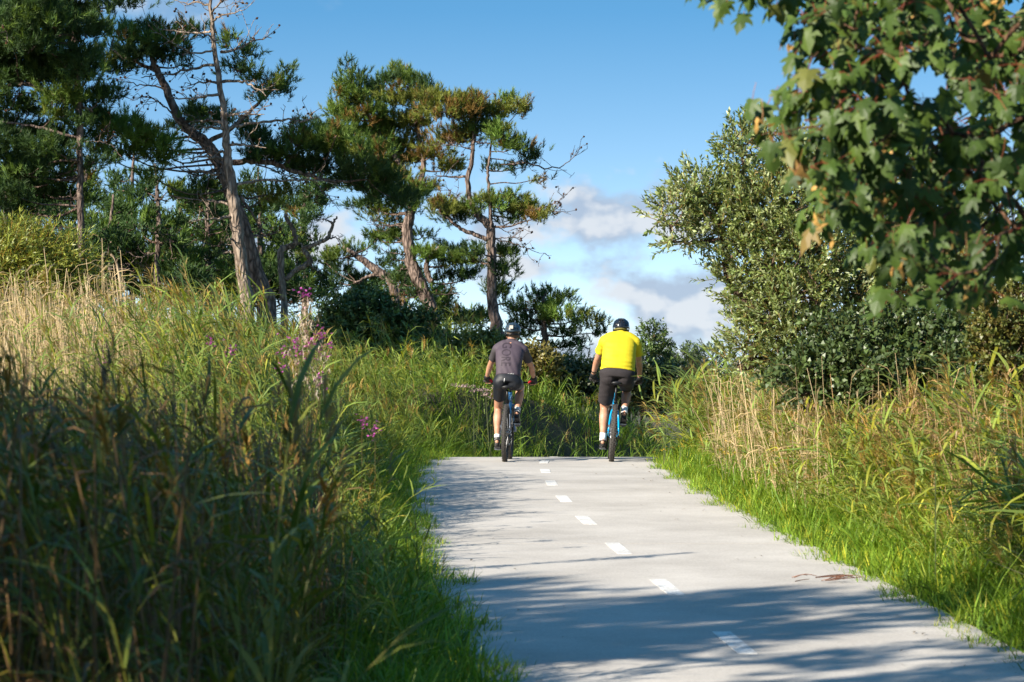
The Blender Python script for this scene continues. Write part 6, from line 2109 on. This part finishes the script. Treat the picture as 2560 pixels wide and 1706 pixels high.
def rider(bike_loc, yaw, lean, c):
    """c: measured joints in the bicycle's own frame (x right, y forward, z up)"""
    root = bpy.data.objects.new('person', None)
    hipz, shz, shy, shw = c['hip'], c['sh_z'], c['sh_y'], c['sh_w']
    hip = np.array([c.get('dx', 0), 0.195, hipz]); sh = np.array([c.get('sdx', 0), shy, shz])
    k = c['bulk']
    ped = {-1: np.array([-0.125, 0.435 + 0.02, 0.147 + 0.008]), 1: np.array([0.125, 0.435 - 0.02, 0.483 + 0.008])}
    body, jersey, shorts = MB(), MB(), MB()
    spine = [hip + (sh - hip) * t + np.array([0, -0.035 * math.sin(math.pi * t), 0.01 * math.sin(math.pi * t)]) for t in np.linspace(0, 1, 6)]
    ax = norm(sh - hip)
    wid = c['torso']      # half widths at six heights, hem to shoulder
    dep = c['depth']
    body_r = [(spine[i], wid[i] * 0.90, dep[i] * (0.80 if i < 2 else 0.90), ax) for i in range(6)]
    loft(body, [(spine[0] - ax * 0.03, wid[0] * 0.70, dep[0] * 0.65, ax)] + body_r + [(spine[5] + ax * 0.035, wid[5] * 0.6, dep[5] * 0.6, ax)])
    neck0 = sh + ax * 0.03 + np.array([0, -0.005, 0.01]); head = np.array(c['head'])
    limb(body, [neck0 - ax * 0.03, (neck0 + head) / 2 + [0, -0.005, -0.03], head + [0, -0.012, -0.05]], np.array([0.072, 0.062, 0.060]) * (1 + (k - 1) * 0.5))
    # head with face
    ico(body, head + [0, 0.0, 0.012], (0.074, 0.096, 0.108), 14, 18)
    ico(body, head + [0, 0.030, -0.055], (0.056, 0.062, 0.062), 12, 14)
    ico(body, head + [0, 0.072, -0.095], (0.026, 0.022, 0.020))          # chin
    ico(body, head + [0, 0.094, -0.022], (0.013, 0.020, 0.026))          # nose
    ico(body, head + [0, 0.085, 0.026], (0.050, 0.014, 0.012))           # brow
    ico(body, head + [0, 0.086, -0.060], (0.024, 0.012, 0.010))          # lips
    for s in (-1, 1):
        ico(body, head + [s * 0.078, -0.002, -0.022], (0.010, 0.020, 0.031))
        ico(body, head + [s * 0.034, 0.066, -0.030], (0.024, 0.020, 0.022))
        ico(body, head + [s * 0.031, 0.078, 0.004], (0.014, 0.010, 0.009))
    knees, ankles = {}, {}
    grips = {}
    for s in (-1, 1):
        # leg
        h = hip + [s * 0.088 * k, 0.01, -0.01]
        tilt = c['foot'][s]
        heel_dir = np.array([0, -math.cos(tilt), math.sin(tilt)])
        up = np.array([0, math.sin(tilt), math.cos(tilt)])
        ball = ped[s] + [0, 0, 0.012] + up * 0.028
        ank = ball + heel_dir * 0.125 + up * 0.065
        kn = ik(h, ank, c['thigh'], c['shank'], (s * c.get('splay', 0.1), 1, 0.2))
        knees[s], ankles[s] = kn, ank
        limb(body, [h, h * 0.55 + kn * 0.45, kn], np.array([0.088, 0.075, 0.056]) * k)
        cal = kn * 0.66 + ank * 0.34 + np.array([0, -0.022, -0.006])
        limb(body, [kn, kn * 0.85 + ank * 0.15 + [0, -0.004, 0], cal, kn * 0.35 + ank * 0.65 + [0, -0.010, 0], ank * 0.9 + kn * 0.1, ank], np.array([0.056, 0.053, 0.060, 0.048, 0.036, 0.035]) * (0.5 + 0.5 * k))
        limb(body, [ank, ank * 0.4 + ball * 0.6 + up * 0.0, ball + heel_dir * -0.06], [0.034, 0.032, 0.024])
        ico(body, ank + heel_dir * 0.03 - up * 0.045, 0.030)
        # shoe, sock
        so = MB()
        sole = ball - up * 0.030
        rings_ = []
        for t, w_, hh in ((-0.095, 0.018, 0.022), (-0.07, 0.036, 0.034), (-0.01, 0.045, 0.044), (0.06, 0.038, 0.058), (0.115, 0.036, 0.082), (0.15, 0.034, 0.092), (0.175, 0.020, 0.075)):
            cc = sole + heel_dir * t + up * (hh * 0.5)
            rings_.append((cc, w_, hh * 0.56, heel_dir))
        loft(so, rings_, 18, 3.0)
        tube(so, [ank + up * -0.03, ank + up * 0.022], [0.045, 0.041], 14)
        shoe = fuse('shoe', so, 0.007, MAT['shoe'], root, 4)
        sl = MB()
        loft(sl, [(sole + heel_dir * t - up * 0.006, w_, 0.010, heel_dir) for t, w_ in ((-0.10, 0.02), (-0.07, 0.04), (0, 0.047), (0.08, 0.036), (0.15, 0.036), (0.175, 0.024))], 14, 3.0)
        sl.build('sole', MAT['black'], shoe, smooth=True)
        if c['tab']:
            tb = MB(); boxm(tb, ank + heel_dir * 0.045 + up * -0.005, (0.016, 0.006, 0.014)); tb.build('heel_tab', MAT['orange'], shoe)
        sk = MB()
        d_ = norm(kn - ank)
        tube(sk, [ank - d_ * 0.02, ank + d_ * 0.02, ank + d_ * c['sock'], ank + d_ * (c['sock'] + 0.006)], np.array([0.043, 0.0405, 0.0415, 0.036]) * (0.5 + 0.5 * k), 16)
        sk.build('sock', MAT['white_sock'], root, smooth=True)
        # arm
        sj = sh + np.array([s * shw, -0.005, c['sh_drop'].get(s, 0.0) - 0.02])
        g = np.array([s * 0.30 + 0.0, 0.885 - 0.027, c['bar'] + 0.010])
        grips[s] = g
        wr = g + np.array([s * 0.008, -0.075, 0.055])
        el = ik(sj, wr, 0.285 * c['arm'], 0.245 * c['arm'], (s * 0.9, -0.35, -0.5))
        limb(body, [sj, sj * 0.5 + el * 0.5, el], np.array([0.056, 0.048, 0.040]) * c['armk'])
        limb(body, [el, el * 0.7 + wr * 0.3, wr * 0.85 + el * 0.15, wr], np.array([0.040, 0.042, 0.030, 0.027]) * (0.4 + 0.6 * c['armk']))
        palm, fing, th = hand_chains(s, g, wr)
        pm = [(np.asarray(q), a, b, np.array([0, 1, -0.3])) for q, a, b in ((palm[0], 0.030, 0.020), (palm[1], 0.042, 0.017), (palm[2], 0.045, 0.015))]
        loft(body, pm, 16, 2.6)
        for f in fing: limb(body, f, np.linspace(0.0092, 0.0078, 5), 8, 12)
        limb(body, th, np.linspace(0.012, 0.009, 4), 8, 12)
        gl = MB()
        loft(gl, [(q, a * 1.13 + 0.002, b * 1.2 + 0.002, axx) for q, a, b, axx in pm], 16, 2.6)
        tube(gl, [wr + norm(el - wr) * 0.03, wr + norm(el - wr) * 0.01, wr - norm(el - wr) * 0.02], [0.033, 0.036, 0.038], 14)
        for f in fing: limb(gl, f[:3 if c['half'] else 5], np.linspace(0.0115, 0.0105, 3 if c['half'] else 5), 8, 10)
        limb(gl, th[:3 if c['half'] else 4], np.linspace(0.0155, 0.0125, 3 if c['half'] else 4), 8, 10)
        glo = gl.build('glove', MAT['glove'], root, smooth=True)
        if c['half']:
            rp = MB(); limb(rp, [th[0] + np.array([0, -0.008, 0.006]), (th[0] + th[1]) / 2 + [-s * 0.004, -0.008, 0.006], th[1] + [-s * 0.004, -0.006, 0.003]], [0.016, 0.0185, 0.015], 10)
            rp.build('thumb_panel', MAT['glove_red'], glo, smooth=True)
        elif s < 0:
            wb = MB(); tube(wb, [wr + norm(el - wr) * 0.055, wr + norm(el - wr) * 0.075], [0.034, 0.034], 16); wb.build('wrist_band', MAT['black'], root, smooth=True)
        # sleeve
        e0 = sj + (el - sj) * c['sleeve']
        sp = MB()
        out = norm(el - sj)
        limb(sp, [sj - [s * 0.01, 0, 0.005], sj + out * 0.03, sj * 0.5 + e0 * 0.5, e0], np.array([0.075, 0.071, 0.064, 0.063 + c['loose']]) * c['armk'], 18, 20, False)
        ico(sp, sj + out * 0.02, 0.070 * c['armk'])
        yoke = MB(); limb(yoke, [neck0 + ax * 0.01 + [s * 0.03, 0, -0.01], (neck0 + sj) / 2 + [0, 0, 0.030], sj + [s * 0.0, 0, 0.004]], np.array([0.062, 0.066, 0.070]) * c['armk'], 16, 16); jersey_parts.append(yoke)
        if c['two_tone']:
            fuse('sleeve', sp, 0.008, MAT[c['sleeve_m']], root, 5)
        else:
            jersey_parts.append(sp)
        # shorts leg
        e1 = h + (kn - h) * c['short'][s]
        r1 = c['short_r']
        limb(shorts, [h + [0, 0, 0.0], h * 0.6 + e1 * 0.4, e1], np.array([0.105 * k, 0.096 * k, r1]), 20, 18, False)
        ico(shorts, h + [0, -0.005, -0.005], np.array([0.108, 0.115, 0.110]) * k)
    return root, dict(body=body, jersey=jersey, shorts=shorts, spine=spine, ax=ax, wid=wid, dep=dep, sh=sh, hip=hip, head=head, neck0=neck0)


jersey_parts = []


def merge_mb(dst, src):
    v = np.concatenate(src.v); off = dst.n
    dst.v.append(v); dst.c.append(np.concatenate(src.c))
    for a, b in zip(src.t, src.tm): dst.t.append(a + off); dst.tm.append(b)
    for a, b in zip(src.q, src.qm): dst.q.append(a + off); dst.qm.append(b)
    dst.n += len(v)


def text_on(parent, target, text, origin, size, right, up, mat, name, push=0.003, shear=0.0):
    """lettering laid on cloth: the letters are cast along +y onto the garment"""
    cu = bpy.data.curves.new(name, 'FONT'); cu.body = text; cu.size = size; cu.fill_mode = 'FRONT'
    cu.space_character = 1.05
    ob = bpy.data.objects.new(name + '_raw', cu); COL.objects.link(ob)
    dg = bpy.context.evaluated_depsgraph_get()
    me = bpy.data.meshes.new_from_object(ob.evaluated_get(dg))
    bpy.data.objects.remove(ob)
    bm = bmesh.new(); bm.from_mesh(me)
    bmesh.ops.triangulate(bm, faces=bm.faces[:])
    for _ in range(3):
        long = [e for e in bm.edges if e.calc_length() > size * 0.12]
        if long: bmesh.ops.subdivide_edges(bm, edges=long, cuts=1)
        bmesh.ops.triangulate(bm, faces=bm.faces[:])
    tb = bmesh.new(); tb.from_mesh(target.data); tree = BVHTree.FromBMesh(tb)
    right, up = np.asarray(right, float), np.asarray(up, float)
    kill = []
    for v in bm.verts:
        p = np.asarray(origin) + right * v.co.x + up * v.co.y
        hit, nrm, idx, dist = tree.ray_cast(Vector((p[0], -2.0, p[2])), Vector((0, 1, 0)))
        if hit is None: kill.append(v); continue
        v.co = hit + nrm * push
    bmesh.ops.delete(bm, geom=kill, context='VERTS')
    bm.normal_update()
    me2 = bpy.data.meshes.new(name); bm.to_mesh(me2); bm.free(); tb.free()
    me2.materials.append(MAT[mat])
    bpy.data.meshes.remove(me)
    o = link(name, me2, parent)
    return o


def finish_rider(root, K, c, loc, yaw, lean, label):
    # root becomes the body mesh itself so that the person is one continuous figure
    body = fuse('person', K['body'], 0.009, MAT['skin'], None, 3)
    body.location = tuple(loc); body.rotation_mode = 'YXZ'; body.rotation_euler = (0, lean, yaw)
    tag(body, label, 'person', 'cyclists on the path')
    for o in [o for o in bpy.data.objects if o.parent == root]:
        o.parent = body
    bpy.data.objects.remove(root)
    sp, ax, wid, dep, hip, sh = K['spine'], K['ax'], K['wid'], K['dep'], K['hip'], K['sh']
    j = K['jersey']
    hem = c['hem']
    hemc = hip + (sh - hip) * hem + np.array([0, -0.035 * math.sin(math.pi * max(hem, 0)), 0])
    rings_ = [(hemc, np.interp(hem, np.linspace(0, 1, 6), wid) * 1.02, np.interp(hem, np.linspace(0, 1, 6), dep) * 1.04, ax)]
    for i in range(6):
        if i / 5 > hem + 0.05:
            rings_.append((sp[i], wid[i], dep[i], ax))
    rings_.append((sh + ax * 0.03, wid[5] * 0.78, dep[5] * 0.85, ax)); rings_.append((sh + ax * 0.062 + [0, 0.006, 0], 0.088, 0.080, ax + np.array([0, 0.2, 0]))); rings_.append((K['neck0'] + ax * 0.045 + [0, 0.012, 0], 0.070, 0.070, ax + np.array([0, 0.3, 0])))
    loft(j, rings_, 30, 2.5)
    for s_ in jersey_parts: merge_mb(j, s_)
    jersey_parts.clear()

    def wr(co):
        t = ((co - hip) @ ax) / np.linalg.norm(sh - hip)
        back = co[:, 1] < 0.6
        n1 = np.array([mnoise.noise(Vector((float(p[0]) * 5 + 3, float(p[1]) * 5, float(p[2]) * c['fold'] + float(p[0]) * c['slant']))) for p in co])
        n2 = np.array([mnoise.noise(Vector((float(p[0]) * 16, float(p[1]) * 14, float(p[2]) * 20 + 7))) for p in co])
        amt = np.interp(t, [0, 0.15, 0.45, 0.8, 1], [0.006, 0.0085, 0.006, 0.0025, 0.002]) * c['wr']
        return n1 * amt + n2 * 0.0012
    jo = fuse('jersey', j, 0.009, MAT[c['jersey_m']], body, 7, wr)
    s_ = K['shorts']
    loft(s_, [(hip - ax * 0.055 + [0, 0.0, 0], wid[0] * 0.95, dep[0] * 0.95, ax), (hip + ax * 0.0, wid[0] * 1.03 + c['seat'], dep[0] * 1.08, ax), (hip + ax * 0.05, wid[0] * 1.03 + c['seat'] * 0.8, dep[0] * 1.05, ax), (hip + (sh - hip) * (hem + 0.06), wid[1] * 0.98, dep[1] * 0.98, ax)], 26, 2.5)

    def wr2(co):
        n1 = np.array([mnoise.noise(Vector((float(p[0]) * 9, float(p[1]) * 7, float(p[2]) * 26))) for p in co])
        return n1 * c['short_wr']
    so = fuse('shorts', s_, 0.010, MAT[c['shorts_m']], body, 6, wr2)
    # hair at the nape
    hr = MB(); hd = K['head']
    ico(hr, hd + [0, -0.010, 0.010], (0.078, 0.092, 0.100), 14, 18)
    V = np.concatenate(hr.v); lim = hd[2] - 0.050
    V[:, 2] = np.maximum(V[:, 2], lim); V[:, 1] = np.minimum(V[:, 1], hd[1] + 0.055); hr.v = [V]
    hr.build('hair', MAT['hair_grey'], body, smooth=True)
    gs = MB()
    for s in (-1, 1):
        ico(gs, hd + [s * 0.033, 0.096, 0.004], (0.030, 0.009, 0.020))
        tube(gs, [hd + [s * 0.058, 0.088, 0.006], hd + [s * 0.080, 0.02, 0.004], hd + [s * 0.082, -0.01, -0.005]], 0.003, 5)
    gs.build('sunglasses', MAT['dark_eye'], body, smooth=True)
    helmet(body, hd + [0, 0.0, 0.032], None, c['helm_w'], c['helm_m'], c['helm_tilt'], c['helm_s'])
    return body, jo, so


def build_riders():
    dL = 38.45
    xL = (1262 - 1280) / F * dL
    locL = (xL, dL, float(road_z(dL)) + 0.0)
    yawL, leanL = R(-3.2), R(1.4)
    bicycle(locL, yawL, leanL, 0.975, 1.015, 'blue_frame', 'grey_frame', 'mountain bicycle with blue and grey frame under the grey jersey rider', 0.062, False, True)
    cL = dict(hip=1.035, sh_z=1.475, sh_y=0.43, sh_w=0.172, sdx=0.012, dx=0.0, bulk=0.98, torso=[0.158, 0.160, 0.163, 0.176, 0.186, 0.165], depth=[0.115, 0.112, 0.112, 0.118, 0.112, 0.085], head=(0.032, 0.515, 1.650),
              foot={-1: 0.20, 1: 0.45}, thigh=0.435, shank=0.43, splay=0.12, sock=0.055, tab=False, sh_drop={-1: -0.005, 1: -0.012}, bar=1.015, arm=1.0, armk=0.92, half=True, sleeve=0.68, loose=0.0, two_tone=True, sleeve_m='sleeve',
              short={-1: 0.66, 1: 0.62}, short_r=0.078, hem=0.10, fold=9, slant=22, wr=0.75, jersey_m='mauve', shorts_m='shorts_lycra', seat=0.004, short_wr=0.001, helm_w=0.110, helm_m='helmet_blue', helm_tilt=-0.12, helm_s='lamp')
    rt, K = rider(locL, yawL, leanL, cL)
    COL.objects.link(rt)
    b, jo, so = finish_rider(rt, K, cL, locL, yawL, leanL, 'cyclist in grey mauve jersey and black shorts riding away, slate helmet with lamp')
    text_on(jo, jo, 'GORE', (-0.088, 0, 1.540), 0.135, (0, 0, -0.84), (1.28, 0, 0), 'print', 'lettering')
    text_on(jo, jo, 'GORE', (0.002, 0, 1.118), 0.030, (1, 0, 0), (0, 0, 1), 'reflect', 'hem_logo', 0.004)
    lb = MB(); sh_me = so.data
    text_on(so, so, 'I', (-0.050, 0, 1.022), 0.075, (1, 0, 0), (0.12, 0, 1), 'reflect', 'reflective_bar', 0.004)

    dR = 38.5
    xR = (1528.5 - 1280) / F * dR
    locR = (xR, dR, float(road_z(dR)))
    yawR, leanR = R(-1.2), R(4.0)
    bicycle(locR, yawR, leanR, 1.03, 1.035, 'cyan_frame', 'cyan_frame', 'mountain bicycle with bright cyan frame under the yellow shirt rider', 0.066, True, True)
    cR = dict(hip=1.10, sh_z=1.585, sh_y=0.39, sh_w=0.205, sdx=0.012, dx=0.0, bulk=1.14, torso=[0.215, 0.222, 0.222, 0.218, 0.214, 0.190], depth=[0.150, 0.155, 0.155, 0.148, 0.135, 0.10], head=(0.012, 0.495, 1.708),
              foot={-1: 0.10, 1: 0.40}, thigh=0.465, shank=0.455, splay=0.10, sock=0.085, tab=True, sh_drop={-1: -0.02, 1: -0.01}, bar=1.035, arm=1.09, armk=1.06, half=False, sleeve=0.62, loose=0.012, two_tone=False, sleeve_m='yellow',
              short={-1: 0.86, 1: 0.80}, short_r=0.098, hem=0.10, fold=26, slant=2, wr=1.5, jersey_m='yellow', shorts_m='shorts_loose', seat=0.012, short_wr=0.004, helm_w=0.114, helm_m='helmet_black', helm_tilt=-0.02, helm_s='trim')
    rt, K = rider(locR, yawR, leanR, cR)
    COL.objects.link(rt)
    b, jo, so = finish_rider(rt, K, cR, locR, yawR, leanR, 'cyclist in bright yellow shirt and charcoal shorts riding away, black helmet')


build_riders()
